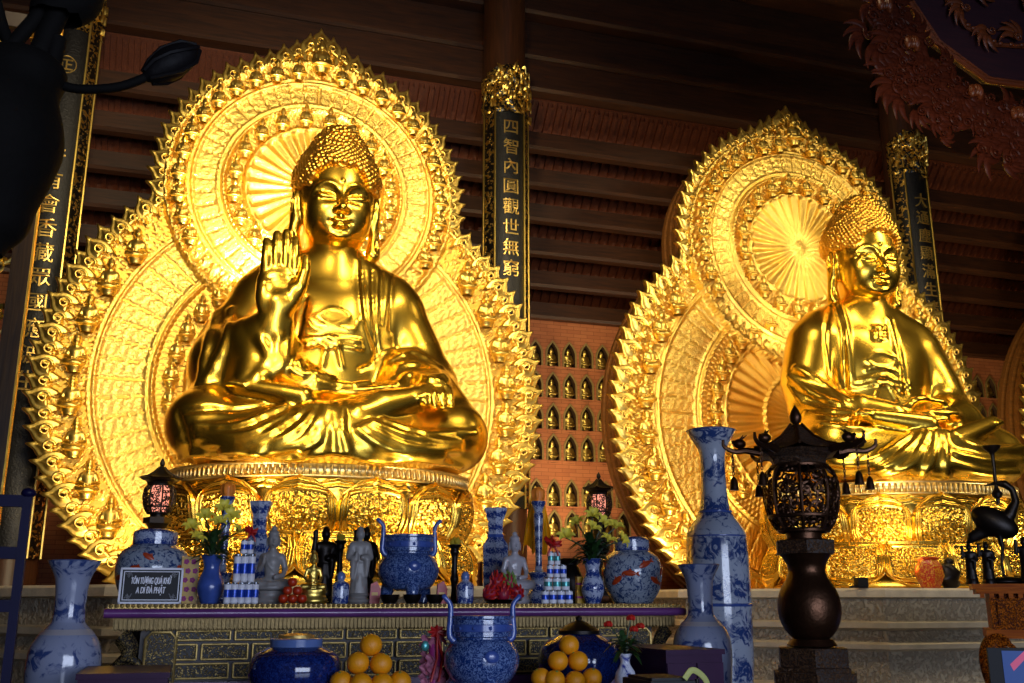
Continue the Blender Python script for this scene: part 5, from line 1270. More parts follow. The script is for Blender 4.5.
lathe_part('mouth', [(24, zt - .5), (25, zt), (23.5, zt + .8), (13, zt - 18), (0, zt - 30)], mt['por_lid'], o, s, 40)
for z, r in ((zt - 80, 15.8), (zt - 104, 28.3), (zb_ + 78, 30.3)): lathe_part('painted_band', [(r, z - 1.5), (r + .6, z - .5), (r + .6, z + .5), (r - .5, z + 1.5)], mt['cobalt'], o, s, 40, cap=False)
o2 = empty('vase_stand', (w.x, 9.2, 0)); tag(o2, 'dark wooden stand under the giant blue and white vase', 'stand'); lathe_part('stand', [(34, 0), (34, 6), (26, 12), (25, zb_ - 12), (30, zb_ - 8), (30, zb_)], mt['tab_dark'], o2, s, 8); lathe_part('collar', [(30.5, zb_ - 7), (31, zb_ - 6), (31, zb_ - 3), (30.5, zb_ - 2)], mt['bronze'], o2, s, 8)
# ---- purple cabinet and box in front, blue rail at the left
def cabinet(name, x0, x1, py, Y, dep, label, cat):
    a, b = at(x0, py, Y), at(x1, py, Y); z = a.z; o = empty(name, ((a.x + b.x)/2, Y, 0)); tag(o, label, cat); h = (b.x - a.x)/2
    mb = MB(); mb.box((-h + .01, .01, 0), (h - .01, dep, z - .03)); mb.build('body', mt['purple'], o, smooth=False); mb = MB(); mb.box((-h, -.012, z - .03), (h, dep + .01, z)); mb.build('top_board', mt['purple'], o, smooth=False)
    for q in (-1, 1): mb = MB(); mb.box((q*h*.5 - h*.44, -.004, .12), (q*h*.5 + h*.44, .012, z - .08)); d = mb.build('door', mt['purple'], o, smooth=False); mb = MB(); mb.ball((-q*h*.36 + q*h*.5, -.014, z*.6), .014, 8, 6); mb.build('knob', mt['tab_gold'], d)
    return o, z
cab, cz = cabinet('purple_cabinet', 665, 724, 650, 5.8, .8, 'deep purple lacquered cabinet before the pale vase at the right end', 'cabinet')
cab2, cz2 = cabinet('purple_chest', 76, 170, 674, 6.1, .7, 'blue-violet chest at the bottom edge under the left end of the altar', 'chest')
w = at(645, 668, 5.35); s = mpp(645, 668, 5.35)
o = empty('offering_box', (at(660, 678, 5.2).x, 5.2, 0)); tag(o, 'black box with lid before the purple cabinet, cut by the picture edge', 'box'); z = at(668, 676, 5.2).z; mb = MB(); mb.box((-.12, -.15, 0), (.12, .2, z - .05)); mb.build('body', mt['black'], o); mb = MB(); mb.box((-.13, -.16, z - .05), (.13, .21, z - .015)); mb.box((-.11, -.13, z - .015), (.11, .18, z)); mb.build('lid', mt['black'], o)
w = at(697, 683, 5.05); s = mpp(697, 683, 5.05); o = empty('paper_lotus', (w.x, 5.05, 0)); tag(o, 'pale yellow-green folded paper ornament at the bottom edge before the purple cabinet', 'ornament'); mb = MB()
P = smooth_path([(-14*s, 0, w.z + 4*s), (-6*s, 0, w.z + 12*s), (2*s, 0, w.z + 10*s), (10*s, 0, w.z + 2*s), (12*s, 0, w.z - 8*s)]); mb.tube(P, 3.2*s, 8, flat=((0, 0, 0), 1, .5)); mb.build('folded_paper', M_plain('pale_green_paper', '#b8bc6a', .6), o); mb = MB(); mb.lathe([(.06, 0), (.05, .02), (.012, .05), (.012, w.z + 4*s)], 10); mb.build('stand', mt['iron'], o)
rl = empty('metal_barrier', (at(28, 500, 4.2).x, 4.2, 0)); tag(rl, 'blue-violet metal barrier rail at the lower left edge', 'barrier'); zt = at(28, 497, 4.2).z; rx = .016
mb = MB(); mb.box((-rx, -rx, 0), (rx, rx, zt)); mb.build('post', mt['blue_rail'], rl, smooth=False); mb = MB(); mb.box((-1.4, -rx, 0), (-1.4 + 2*rx, rx, zt)); mb.build('post', mt['blue_rail'], rl, smooth=False)
for py in (501, 553, 606): z = at(15, py, 4.2).z; mb = MB(); mb.box((-1.35, -rx*.8, z - .022), (0, rx*.8, z + .022)); mb.build('crossbar', mt['blue_rail'], rl, smooth=False)
mb = MB(); mb.ball((0, 0, zt + .015), (.028, .028, .02), 12, 8); mb.build('cap', mt['blue_rail'], rl)
# ---- bronze lanterns
def hexring(r, z, n=6, ph=PI/6): return [(r*math.cos(2*PI*i/n + ph), r*math.sin(2*PI*i/n + ph), z) for i in range(n)]
def lantern(name, px, py_top, Y, zbase, k, label, group, lit, brackets=True, sc_=1.0):
    """drawn 330 units tall; finial at the top"""
    top = at(px, py_top, Y); s = sc_*mpp(px, py_top + 120, Y); HT = (top.z - zbase)/s; o = empty(name, (top.x, Y, zbase)); tag(o, label, 'lantern', group)
    tone = {'bronze': 'iron', 'bronze_c': 'iron'} if not brackets else {}
    H = HT; up = lambda d: H - d                      # d = units below the finial tip
    def lp(nm_, pts, mat, n=36, **kw): return lathe_part(nm_, [(r*k, up(d)) for r, d in pts], mt[tone.get(mat, mat)], o, s, n, **kw)
    lp('finial', [(r, d) for r, d in [(7, 22), (3, 20), (5.5, 17), (6.2, 12), (4, 6), (1.5, 2), (0, 0)]], 'bronze', 20)
    mb = MB(); rows_ = [(6, 22), (10, 27), (18, 36), (30, 44), (40, 48), (44, 49)]; V = []
    for r, d in rows_:
        ring = []
        for i in range(48):
            a = 2*PI*i/48; c = abs(((a/(PI/3)) % 1) - .5)*2; rr = r*(1 + .16*c**3*(r/44)); ring.append((rr*k*s*math.cos(a), rr*k*s*math.sin(a), (up(d) + 4*c**4*(r/44))*s))
        ring.append(ring[0]); V.append(ring)
    mb.grid(np.array(V)); mb.lathe([(44*k*s, up(49)*s), (40*k*s, up(53)*s), (34*k*s, up(54)*s), (30*k*s, up(58)*s), (29*k*s, up(63)*s), (24*k*s, up(63)*s)], 6, ph=0, cap=False); mb.build('roof', mt[tone.get('bronze_c', 'bronze_c')], o)
    mb = MB()
    for i in range(6):
        a = i*PI/3; P = [(r*k*s*1.01*math.cos(a), r*k*s*1.01*math.sin(a), (up(d) + 1.2 + 3*(r/44))*s) for r, d in rows_]; mb.tube(P, 1.6*s, 6)
    mb.build('roof_ribs', mt[tone.get('bronze', 'bronze')], o)
    if brackets:
        for i, a in enumerate((PI - .25, PI + .45, -.45 + PI*0, .25, PI/2 + .1, -PI/2 + .35)):
            mb = MB(); d = np.array((math.cos(a), math.sin(a), 0)); z0 = up(50)
            P = smooth_path([d*40*k*s + np.array((0, 0, z0*s)), d*54*k*s + np.array((0, 0, (z0 + 2)*s)), d*66*k*s + np.array((0, 0, (z0 + 1)*s)), d*76*k*s + np.array((0, 0, (z0 + 6)*s)), d*77*k*s + np.array((0, 0, (z0 + 13)*s))], 5); mb.tube(P, np.linspace(4.2*s, 1.3*s, len(P)), 8)
            q = d*60*k*s + np.array((0, 0, (z0 + 9)*s)); mb.ball(q, (7*s, 5*s, 5*s), 10, 7); mb.tube([q, q + d*8*s + np.array((0, 0, 2*s))], [3.6*s, 1.6*s], 7)
            for e in (-1, 1): mb.tube([q + np.array((0, 0, 3*s)), q - d*6*s + np.array((e*2*s, 0, 9*s))], [1.6*s, .4*s], 5)
            br = mb.build('dragon_bracket', mt['bronze'], o)
            mb = MB(); c = d*68*k*s
            for j in range(6): z = (z0 - 3 - 3.6*j)*s; mb.tube([(c[0] + 1.3*s*math.cos(t)*(1 if j % 2 else .2), c[1] + 1.3*s*math.cos(t)*(.2 if j % 2 else 1), z + 2.3*s*math.sin(t)) for t in np.linspace(0, 2*PI, 9)[:-1]], .5*s, 5, closed=True)
            mb.build('chain', mt['bronze'], br)
            mb = MB(); mb.lathe([(4.8*s, (z0 - 38)*s), (4.2*s, (z0 - 35)*s), (3.2*s, (z0 - 28)*s), (1.2*s, (z0 - 25)*s), (0, (z0 - 24)*s)], 14, 0, TR((c[0], c[1], 0))); mb.build('bell', mt['bronze'], br)
    # pierced globe: eight ribbed bays of bars and scrolls, the lamp glowing inside
    prof = curve_prof([(24, 128), (31, 117), (35.5, 99), (36, 85), (33, 71), (27, 64)], 4); Pz = np.array([(up(d), r) for r, d in prof]); ordr = np.argsort(Pz[:,0]); zz, rr = Pz[ordr, 0], Pz[ordr, 1]
    mb = MB(); nb_ = 8
    for i in range(nb_):
        a = 2*PI*i/nb_ + .2; P = [(np.interp(z, zz, rr)*k*s*math.cos(a), np.interp(z, zz, rr)*k*s*math.sin(a), z*s) for z in np.linspace(zz[0], zz[-1], 12)]; mb.tube(P, 2.0*s, 6)
    for z in (zz[0], zz[-1], zz[0] + 14): r = np.interp(z, zz, rr)*k*s; mb.tube([(r*math.cos(t), r*math.sin(t), z*s) for t in np.linspace(0, 2*PI, 41)[:-1]], 2.2*s, 6, closed=True)
    mb.build('globe_ribs', mt[tone.get('bronze', 'bronze')], o)
    mb = MB(); rnd = random.Random(5)
    for i in range(nb_):
        for q in range(34):
            a0 = 2*PI*(i + rnd.uniform(.08, .92))/nb_ + .2; z0_ = rnd.uniform(zz[0] + 3, zz[-1] - 3); R0 = rnd.uniform(3.0, 6.0); ph = rnd.uniform(0, 6)
            P = []
            for t in np.linspace(0, 5.5, 14):
                g_ = R0*(1 - t/8); z = np.clip(z0_ + g_*math.sin(t + ph), zz[0], zz[-1]); r = np.interp(z, zz, rr)*k; a = a0 + g_*math.cos(t + ph)/r; P.append((r*s*math.cos(a), r*s*math.sin(a), z*s))
            mb.tube(P, 1.15*s, 5)
    mb.build('openwork', mt[tone.get('bronze', 'bronze')], o)
    if lit == 'pink': mb = MB(); mb.lathe([(r*k*.6*s, z*s) for z, r in zip(zz, rr)], 24); mb.build('glass_liner', mt['lamp_pink'], o)
    lp('neck', [(25, 139), (24, 137), (17, 136), (17, 127), (26, 126)], 'bronze', 24)
    lp('hexagonal_collar', [(20, 152), (31, 151), (31, 138), (20, 137)], 'bronze_c', 6, ph=0)
    lp('baluster', curve_prof([(15, 233), (21, 228), (27, 219), (30, 208), (30, 197), (27, 186), (21, 176), (18, 169), (18.5, 162), (23, 154), (25, 151)], 5), 'bronze', 40)
    lp('plinth_block', [(22, 240), (36, 240), (36, 257), (38, 258), (38, 262), (20, 262)][::-1], 'bronze_c', 6, ph=0); lp('plinth_foot', [(43, 262), (43, 290), (47, 292), (47, HT - 14), (54, HT - 12), (54, HT)][::-1], 'bronze_c', 6, ph=0)
    lp('baluster_ring', [(16, 240), (24, 238), (20, 232), (14, 231)], 'bronze', 30)
    return o
mt['lantern_in'] = M_plain('amber_lantern_glass', '#8a6a48', .3)
lantern('bronze_lantern', 794.5, 405, 6.2, 0.0, 1.0, 'tall bronze lantern with hanging bells in front of the stone pedestal', None, 'dim')
lantern('small_bronze_lantern', 163, 458, 12.35, 1.72, 1.0, 'dark bronze lantern with lit pink globe behind the left fish jar', None, 'pink', False, .44)
pl = empty('lantern_plinth', (at(598, 560, 12.4).x, 12.4, 0)); tag(pl, 'dark plinth under the bronze lantern behind the right lilies', 'plinth'); mb = MB(); mb.lathe([(.34, 0), (.34, .15), (.28, .2), (.28, 1.5), (.34, 1.55), (.34, 1.62)], 8); mb.build('block', mt['tab_dark'], pl, smooth=False); mb = MB(); mb.lathe([(.345, 1.54), (.35, 1.56), (.35, 1.6), (.345, 1.61)], 8, cap=False); mb.build('moulding', mt['bronze'], pl)
lantern('black_bronze_lantern', 598.5, 472, 12.4, 1.62, 1.0, 'black bronze lantern between the two halos behind the right lilies', None, 'pink', False, .36)
# ---- right: orange carved table with crane candle holder and attendants
zt = at(990, 584, 8.0).z; ox0 = at(972, 584, 8.0).x; ORZ = math.radians(-40); o = empty('carved_side_table', (ox0, 8.0, 0), ORZ); tag(o, 'orange-brown carved wooden table at the right edge, carrying the crane', 'table')
Lx, Dp = 2.2, 1.0
def slab(nm_, mat, x, y, z0, z1, **kw): mb = MB(); mb.box((x, y, z0), (Lx, Dp, z1)); return mb.build(nm_, mt[mat], o, smooth=False)
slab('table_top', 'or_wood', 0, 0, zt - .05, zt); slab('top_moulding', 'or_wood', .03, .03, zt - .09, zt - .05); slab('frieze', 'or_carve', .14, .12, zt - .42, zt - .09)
mb = MB()
for i in range(26): mb.box((.06 + i*.082, .05, zt - .13), (.10 + i*.082, .09, zt - .09))
mb.build('dentil_row', mt['or_wood'], o, smooth=False)
slab('waist_moulding', 'or_wood', .08, .07, zt - .50, zt - .42)
mb = MB()
for i in range(5): mb.box((.2 + i*.4, .10, zt - .38), (.52 + i*.4, .13, zt - .16))
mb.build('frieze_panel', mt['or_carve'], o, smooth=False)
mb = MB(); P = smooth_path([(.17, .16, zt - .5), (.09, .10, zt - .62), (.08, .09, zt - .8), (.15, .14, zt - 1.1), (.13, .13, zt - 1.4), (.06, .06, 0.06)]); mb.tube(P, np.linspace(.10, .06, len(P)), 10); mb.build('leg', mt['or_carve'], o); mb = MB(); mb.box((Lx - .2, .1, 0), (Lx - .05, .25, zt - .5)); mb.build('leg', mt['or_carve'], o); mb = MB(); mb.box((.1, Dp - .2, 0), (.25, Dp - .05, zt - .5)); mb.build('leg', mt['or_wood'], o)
for q in range(3): mb = MB(); sp = [(.16 + .05*q + .10*math.exp(-.12*t)*math.cos(t), .06, zt - .55 - .07*q + .09*math.exp(-.12*t)*math.sin(t)) for t in np.linspace(0, 12, 44)]; mb.tube(sp, np.linspace(.028, .008, 44), 6); mb.build('scroll', mt['or_carve'], o)
OT = zt
S8 = mpp(990, 584, 8.0)
def on_table(px, v): p = Vector(((px - 972)*S8, v)); c, q = math.cos(ORZ), math.sin(ORZ); return (ox0 + p.x*c - p.y*q, 8.0 + p.x*q + p.y*c, OT)
def bird(px, Y):
    s = S8*.92; o = empty('crane_candle_holder', on_table(px, .4), ORZ); tag(o, 'black bronze crane holding a candle cup on the orange carved table', 'candle holder')
    g = Grid((-.42, -.3, .0), (.55, .3, 1.15), .014)
    u = s
    g.ell((-.02, 0, 68*u), (26*u, 12*u, 15*u), .02, (0, .55, 0)); g.tube([(-8*u, 0, 62*u), (-26*u, 0, 52*u), (-33*u, 0, 44*u)], [9*u, 6*u, 1.5*u], .03, sc=(1, .6, 1))
    g.tube([(14*u, 0, 76*u), (22*u, 0, 90*u), (20*u, 0, 104*u), (13*u, 0, 110*u), (2*u, 0, 112*u)], [7*u, 4*u, 3.4*u, 4.4*u, 2.0*u], .02); g.tube([(4*u, 0, 111*u), (-12*u, 0, 109*u)], [2*u, .8*u], .01)
    for e in (-1, 1): g.tube([(0, e*4*u, 60*u), (3*u, e*4*u, 40*u), (0, e*4*u, 22*u), (1*u, e*4*u, 6*u)], [4*u, 2*u, 1.7*u, 1.6*u], .015); g.tube([(1*u, e*4*u, 7*u), (-9*u, e*5*u, 5*u)], 1.4*u, .01); g.tube([(1*u, e*4*u, 7*u), (9*u, e*6*u, 5*u)], 1.4*u, .01)
    V, Q = g.mesh(); link_mesh('crane_body', np_mesh('crane_body', V, Q, mt['iron']), o)
    lathe_part('turtle_base', curve_prof([(20, 0), (22, 3), (17, 7), (0, 9)], 4), mt['iron'], o, s, 22)
    mb = MB(); mb.lathe([(r*u, z*u) for r, z in [(2, 110), (2.2, 116), (5, 118), (6, 122), (3, 126), (2, 130), (2.2, 164), (3, 168), (9, 173), (10, 176), (7, 175), (0, 172)]], 20, 0, TR((4*u, 0, -22*u))); mb.build('candle_cup', mt['iron'], o)
bird(1003, 8.25)
for px, v, H, lab in ((973, .14, 36, 'small black attendant statuette at the near corner of the orange carved table'), (989, .22, 38, 'small black attendant statuette just left of the crane'), (1024, .22, 42, 'small black attendant statuette right of the crane')):
    s = S8; q = empty('black_statuette', on_table(px, v), ORZ); tag(q, lab, 'statuette'); f = link_mesh('figure', ds, q, (0, 0, 4*s)); f.scale = (H*s*1.15, H*s, H*s); lathe_part('base', [(6, 0), (6, 3), (5, 5), (0, 5)], mt['iron'], q, s, 14)
# monitor below
w0, w1 = at(1001, 648, 6.6), at(1060, 648, 6.6); o = empty('monitor', (w0.x, 6.6, 0), -.6); tag(o, 'dark framed monitor with a blue lit picture at the lower right corner', 'monitor'); wd = w1.x - w0.x
mb = MB(); mb.box((-.10, 0, w0.z - .62), (wd, .06, w0.z)); mb.build('casing', mt['black'], o, smooth=False); mb = MB(); mb.box((0.0, -.006, w0.z - .58), (wd - .04, .0, w0.z - .02)); mb.build('screen', mt['screen'], o, smooth=False)
mb = MB(); mb.add([(.05, -.008, w0.z - .12), (.16, -.008, w0.z - .02), (.22, -.008, w0.z - .02), (.07, -.008, w0.z - .17)], [(0,1,2,3)]); mb.build('pink_picture_patch', mt['screen_p'], o, smooth=False); mb = MB(); mb.lathe([(.16, 0), (.16, .03), (.035, .06), (.035, w0.z - .6)], 14, 0, TR((wd*.5, .05, 0))); mb.build('stand', mt['black'], o)
# things on the right pedestal
w = at(931, 589, 11.85); s = mpp(931, 589, 11.85); o = empty('red_jar', (w.x, 11.85, 1.72)); tag(o, 'red and gold faceted jar on the stone pedestal of the lap-handed statue', 'jar'); lathe_part('body', [(8, 0), (9, 1), (14, 12), (12.5, 22), (9, 27), (9.5, 29)], mt['red_jar'], o, s, 6, ph=.2); lathe_part('rim', [(9.6, 28), (10.2, 29.5), (9, 30.5), (0, 29)], mt['fish'], o, s, 6, ph=.2)
w = at(862, 589, 11.75); s = mpp(862, 589, 11.75); o = empty('floodlight', (w.x, 11.75, 1.72)); tag(o, 'small black floodlight on the front edge of the right stone pedestal', 'floodlight'); mb = MB(); mb.box((-6*s, -3*s, 2*s), (6*s, 4*s, 10*s)); mb.build('housing', mt['black'], o); mb = MB(); mb.box((-14*s, -1*s, 0), (7*s, 1*s, 2*s)); mb.build('bracket', mt['black'], o); mb = MB(); mb.box((-5*s, 4*s, 3*s), (5*s, 4.4*s, 9*s)); mb.build('lens', mt['rail_grey'], o)
w = at(950, 589, 11.95); s = mpp(950, 589, 11.95); o = empty('dark_bundle', (w.x, 11.95, 1.72)); tag(o, 'dark cloth bundle right of the red jar on the stone pedestal', 'bundle'); mb = MB(); mb.ball((0, 0, 12*s), (12*s, 9*s, 14*s), 18, 12); v = mb.v[-1]; v[:, 0] += 2*s*np.sin(v[:, 2]/s*.5); v[:, 2] = np.maximum(v[:, 2], 0); mb.build('cloth', mt['iron'], o); mb = MB(); mb.ball((2*s, 0, 26*s), (5*s, 4*s, 4*s), 12, 8); mb.build('knot', mt['iron'], o)
mt['carved_l'] = M_wood('carved_brown_wood', '#4a2008', '#703412', .45, 'X', 6)
# ---- top right: carved hanging panel
Yp = 9.0; P0 = at(860, 0, Yp)
o = empty('carved_hanging_panel', (at(1000, 60, Yp).x, Yp, at(1000, 60, Yp).z)); tag(o, 'dark carved wooden panel with foliage border hanging at the top right', 'carved panel'); c0 = o.location
def lp_(px, py): w = at(px, py, Yp); return (w.x - c0.x, w.z - c0.z)
pts = [lp_(*p) for p in ((905, -60), (905, 0), (935, 45), (985, 82), (1060, 92), (1060, -60))]
mb = MB(); mb.prism(pts, .0, .06); mb.build('board', M_wood('panel_purple_wood', '#24101a', '#32161e', .5, 'X', 4), o, smooth=False)
mb = MB(); e = [lp_(*p) for p in ((905, -60), (905, 0), (935, 45), (985, 82), (1060, 92))]
for d, r in ((0, .035), (.07, .02)): mb.tube([(x + d*.7, -.03, z + d*.7) for x, z in e], r, 8)
for i in range(40):
    t = i/39*4; j = min(3, int(t)); a, b = np.array(e[j]), np.array(e[j+1]); q = a + (b - a)*(t - j) + np.array((.035, .035)); mb.ball((q[0], -.03, q[1]), (.03, .02, .014), 8, 5)
mb.build('frame', mt['carved_l'], o)
mb = MB(); e = [lp_(*p) for p in ((940, -60), (944, 0), (962, 26), (994, 46), (1060, 50))]; mb.tube([(x, -.03, z) for x, z in e], .03, 8)
for i in range(26):
    t = i/25*4; j = min(3, int(t)); a, b = np.array(e[j]), np.array(e[j+1]); q = a + (b - a)*(t - j); mb.ball((q[0], -.06, q[1]), (.04, .03, .03), 8, 5)
mb.build('inner_frame', mt['carved_l'], o)
rnd = random.Random(21)
def foliage(mb, cx, cz, sc, a0):
    for k in range(4):
        a = a0 + k*.55 - .8; P = [(cx + sc*t*math.cos(a + t*1.1), -.05 - .06*math.sin(t*2.6), cz + sc*t*math.sin(a + t*1.1)) for t in np.linspace(.05, 1.1, 9)]; mb.tube(P, np.array([.05, .11, .15, .16, .15, .13, .10, .06, .02])*sc*1.1, 8, flat=((0, -.05, 0), 1, .55))
    sp = [(cx + .28*sc*math.exp(-.16*t)*math.cos(t + a0), -.12, cz + .28*sc*math.exp(-.16*t)*math.sin(t + a0)) for t in np.linspace(0, 10, 34)]; mb.tube(sp, np.linspace(.06*sc, .02*sc, 34), 6)
mb = MB(); bord = smooth_path([(868, -40, 0), (872, 30, 0), (895, 75, 0), (925, 105, 0), (960, 130, 0), (1000, 150, 0), (1050, 158, 0)], 4)
for i, (px, py, _) in enumerate(bord):
    for q in range(5):
        x, z = lp_(px + rnd.uniform(-12, 30), py + rnd.uniform(-46, 22)); foliage(mb, x, z, rnd.uniform(.18, .34), rnd.uniform(0, 6.28))
mb.build('foliage_border', mt['carved'], o)
for px, py in ((905, 50), (968, 98), (878, 12), (1010, 120)):        # lotus heads in the border
    mb = MB(); x, z = lp_(px, py)
    for k in range(9): a = -1.4 + k*.35; mb.ball((x + .07*math.sin(a), -.12 - .02*math.cos(k), z + .05*math.cos(a)), (.045, .05, .085), 9, 7, 0, None)
    mb.build('lotus_head', mt['carved_l'], o)
for px, py in ((960, 12), (985, 35), (1012, 42), (975, -10), (1020, 10)): mb = MB(); x, z = lp_(px, py); foliage(mb, x, z, .26, rnd.uniform(0, 6)); mb.build('relief_scroll', mt['carved_l'], o)
mb = MB(); mb.box((-.6, .02, .5), (-.55, .07, 15.5 - c0.z)); mb.box((.45, .02, .5), (.5, .07, 15.5 - c0.z)); mb.build('hanging_post', mt['beam'], o, smooth=False)
# ---- left: gilded openwork screen and the dark lotus candelabrum
Ys = 9.6; w = at(9, 330, Ys); o = empty('gilded_screen', (w.x, Ys, 0)); tag(o, 'dark framed screen with gilded openwork foliage at the left edge', 'screen'); zt = at(20, 12, Ys).z
mb = MB(); mb.box((-.06, 0, 0), (.10, .12, zt)); mb.build('frame_post', M_wood('gilt_brown_post', '#2a1808', '#4a300c', .4, 'Z', 5), o, smooth=False)
mb = MB(); mb.box((.10, .01, 0), (.115, .10, zt)); mb.build('gilt_strip', mt['gold_dull'], o, smooth=False)
mb = MB(); mb.box((-2.2, .02, zt - .15), (.10, .10, zt)); mb.build('top_rail', mt['tab_dark'], o, smooth=False); mb = MB(); mb.box((-2.2, .02, 0), (.1, .1, .9)); mb.build('base_panel', mt['tab_dark'], o, smooth=False)
mb = MB(); rnd = random.Random(8)
for i in range(150):
    x = rnd.uniform(-1.0, -.08); z = rnd.uniform(1.2, zt - .2); a0 = rnd.uniform(0, 6.28); R0 = rnd.uniform(.08, .17); P = [(x + R0*math.exp(-.1*t)*math.cos(t + a0), .05 + .03*math.sin(t), z + R0*math.exp(-.1*t)*math.sin(t + a0)) for t in np.linspace(0, 6, 16)]; mb.tube(P, np.linspace(.03, .010, 16), 6)
mb.build('openwork_foliage', mt['gold_fine'], o)
Yc = 4.6; w = at(7, 140, Yc); o = empty('lotus_candelabrum', (w.x, Yc, 0)); tag(o, 'dark bronze lotus candelabrum with a closed bud on a curved stem, upper left foreground', 'candelabrum')
def q_(px, py, dy=0): p = at(px, py, Yc + dy); return (p.x - at(20, 140, Yc).x + (0.06 if px > 100 else 0), dy, p.z)
g = Grid((-.9, -.6, 3.0), (.9, .6, 5.2), .025); z = lambda py: at(20, py, Yc).z
a = q_(20, 100); b = q_(8, 225); c_ = q_(28, 160)
g.ell((q_(14, 128)[0], 0, q_(14, 128)[2]), (.24, .26, .36), .1); g.tube([q_(12, 150), q_(4, 215), q_(-6, 260)], [.24, .17, .07], .12); g.ell((q_(40, 75)[0], 0, q_(40, 75)[2]), (.17, .18, .1), .1)
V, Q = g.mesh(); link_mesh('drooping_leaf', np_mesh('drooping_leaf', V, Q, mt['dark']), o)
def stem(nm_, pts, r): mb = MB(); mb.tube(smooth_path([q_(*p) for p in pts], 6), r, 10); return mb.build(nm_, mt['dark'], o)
stem('bud_stem', [(30, 62), (60, 78), (85, 90), (115, 87), (150, 75)], .022); stem('stem', [(45, 75), (58, 40), (72, 10), (85, -30)], .05); stem('stem', [(30, 60), (15, 30), (2, -20)], .03); stem('stem', [(20, 52), (35, 35), (52, 12), (60, -30)], .035); stem('stem', [(50, 110), (62, 75), (70, 40)], .04)
mb = MB(); A = np.array(q_(143, 78)); B = np.array(q_(197, 47)); d = B - A; Ln = np.linalg.norm(d); M = Matrix.Translation(A) @ Vector(d).to_track_quat('Z', 'Y').to_matrix().to_4x4(); mb.lathe([(r*Ln, t*Ln) for r, t in curve_prof([(.07, 0), (.16, .12), (.24, .35), (.25, .55), (.19, .8), (.08, .95), (.0, 1.0)], 4)], 24, 0, M)
for i in range(5): aa = i*1.256; mb.tube([M @ Vector((Ln*r*math.cos(aa + t), Ln*r*math.sin(aa + t), Ln*t)) for r, t in ((.12, .05), (.22, .25), (.262, .5), (.2, .8), (.05, .98))], .012, 6)
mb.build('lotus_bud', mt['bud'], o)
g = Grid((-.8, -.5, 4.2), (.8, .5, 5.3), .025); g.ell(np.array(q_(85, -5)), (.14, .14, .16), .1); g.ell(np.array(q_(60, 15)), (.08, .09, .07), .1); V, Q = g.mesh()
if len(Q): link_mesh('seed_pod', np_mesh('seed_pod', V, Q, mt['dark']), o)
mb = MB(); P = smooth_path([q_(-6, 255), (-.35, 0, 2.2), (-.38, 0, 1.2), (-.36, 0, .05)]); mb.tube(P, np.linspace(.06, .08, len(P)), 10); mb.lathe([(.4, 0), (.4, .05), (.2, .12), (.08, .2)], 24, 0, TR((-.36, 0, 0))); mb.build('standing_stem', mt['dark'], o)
# ---------------------------------------------------------------- camera, light, exposure
cam = bpy.data.cameras.new('camera'); co = bpy.data.objects.new('camera', cam); COL.objects.link(co)
cam.sensor_fit = 'HORIZONTAL'; cam.sensor_width = 36; cam.lens = F / 1024 * 36; cam.clip_end = 200; cam.clip_start = .05
co.location = (0, 0, CZ); co.rotation_euler = (PI/2 + PIT, 0, -YAW); SC.camera = co
def spot(name, loc, to, W, size=60, col=(1, .82, .5), r=.15, blend=.5):
    l = bpy.data.lights.new(name, 'SPOT'); l.energy = W; l.spot_size = math.radians(size); l.color = col; l.shadow_soft_size = r; l.spot_blend = blend
    o = bpy.data.objects.new(name, l); COL.objects.link(o); o.location = loc
    o.rotation_euler = (Vector(to) - Vector(loc)).to_track_quat('-Z', 'Y').to_euler(); return o
def area(name, loc, to, W, sx, sy, col=(1, 1, 1)):
    l = bpy.data.lights.new(name, 'AREA'); l.shape = 'RECTANGLE'; l.size = sx; l.size_y = sy; l.energy = W; l.color = col
    o = bpy.data.objects.new(name, l); COL.objects.link(o); o.location = loc
    o.rotation_euler = (Vector(to) - Vector(loc)).to_track_quat('-Z', 'Y').to_euler(); return o
w = bpy.data.worlds.new('hall_air'); SC.world = w; w.use_nodes = True
w.node_tree.nodes['Background'].inputs[0].default_value = (.10, .11, .15, 1); w.node_tree.nodes['Background'].inputs[1].default_value = .35
WARM = (1, .80, .48); HOT = (1, .76, .40)
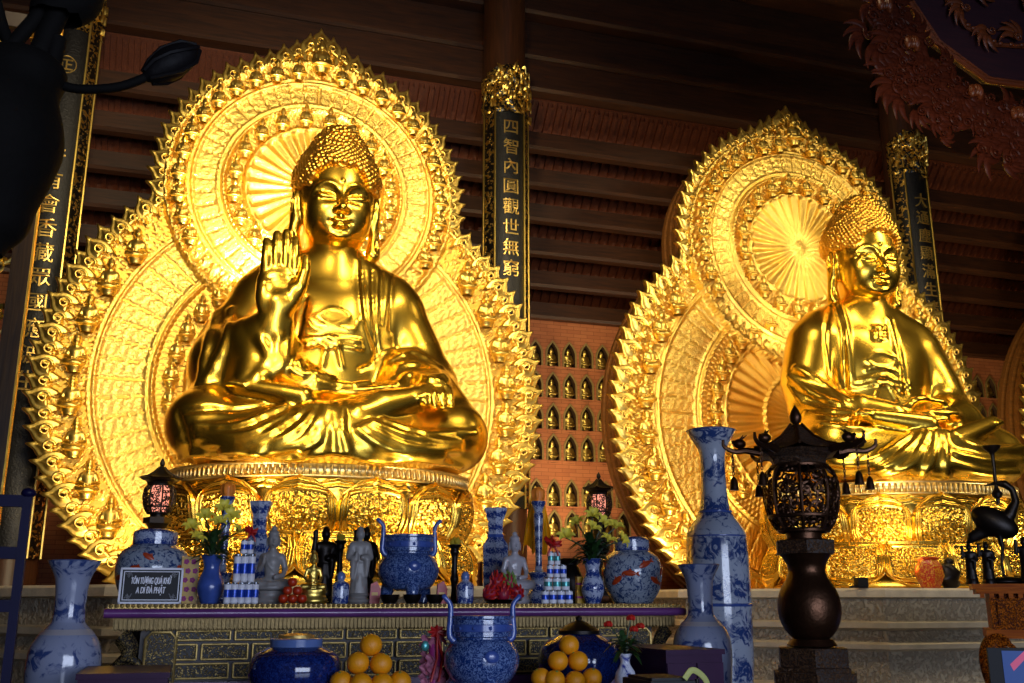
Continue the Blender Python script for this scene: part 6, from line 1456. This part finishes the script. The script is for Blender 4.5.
# unseen warm spots added in front to put broad highlights on the gold
spot('added_hall_spot', (-0.6, 6.0, 9.5), (1.5, 15, 7.0), 2300, 78, WARM, 1.0)
spot('added_hall_spot', (5.0, 8.4, 10.8), (1.8, 15, 6.0), 1150, 80, WARM, 1.0)
spot('added_hall_spot', (1.6, 3.0, 6.5), (1.6, 15, 5.6), 1500, 62, WARM, 1.0)
spot('added_hall_spot', (5.4, 9.4, 10.5), (11.0, 15.1, 6.0), 1000, 92, WARM, 1.0)
spot('added_hall_spot', (13.5, 9.6, 10.8), (11.1, 15.2, 6.0), 950, 90, WARM, 1.0)
spot('added_hall_spot', (4.0, 3.0, 4.8), (11.0, 15, 5.6), 1700, 46, WARM, .9)
spot('added_hall_spot', (12.5, 9.0, 5.6), (16.5, 16, 5.6), 500, 80, WARM, .4)
spot('added_hall_spot', (16.5, 8.0, 9.0), (11.0, 14.5, 5.4), 950, 60, WARM, 1.0)
spot('screen_fill_spot', (-2.6, 8.0, 1.6), (-4.6, 9.7, 4.6), 60, 70, WARM, .1)  # added spot without a fixture, brightens the gilded openwork
# washes behind the halos, up the brick wall and the roof timbers
for X in (-5.0, 1.5, 6.6, 11.2, 16.4): spot('wall_wash', (X, 19.3, 1.2), (X, 20.4, 9.0), 250, 120, (1, .76, .48), .2)
# floodlights standing on the pedestals, shining up at statues and halos
for X in (1.6, 11.1):
    for dx in (-1.5, 1.5): spot('pedestal_floodlight', (X + dx, 11.9, 1.95), (X + dx*.35, 13.9, 5.2), 150, 75, HOT, .15)
    for dx in (-2.75, 2.75): spot('halo_floodlight', (X - .05 + dx, 14.6, 1.95), (X - .05 + dx*1.05, 16.6, 4.2), 260, 95, HOT, .12)
spot('halo_floodlight', (.9, 15.35, 6.2), (1.2, 16.5, 8.5), 2200, 115, WARM, .12)
spot('halo_floodlight', (10.6, 15.2, 6.0), (11.0, 16.5, 8.6), 90, 110, WARM, .12)
spot('niche_fill_spot', (6.6, 18.8, 2.2), (7.2, 21.5, 6.0), 420, 100, HOT, .15)  # unseen spots added to lift the brick and its niche figures
spot('niche_fill_spot', (16.4, 18.8, 2.2), (18, 21.5, 6.6), 420, 100, HOT, .15)
area('doorway_daylight', (4, -7, 2.6), (4.5, 8, 1.4), 950, 9, 3.6, (.66, .76, 1))
SC.view_settings.view_transform = 'Standard'; SC.view_settings.look = 'None'; SC.view_settings.gamma = 1; SC.view_settings.exposure = 0
SC.view_settings.use_curve_mapping = False
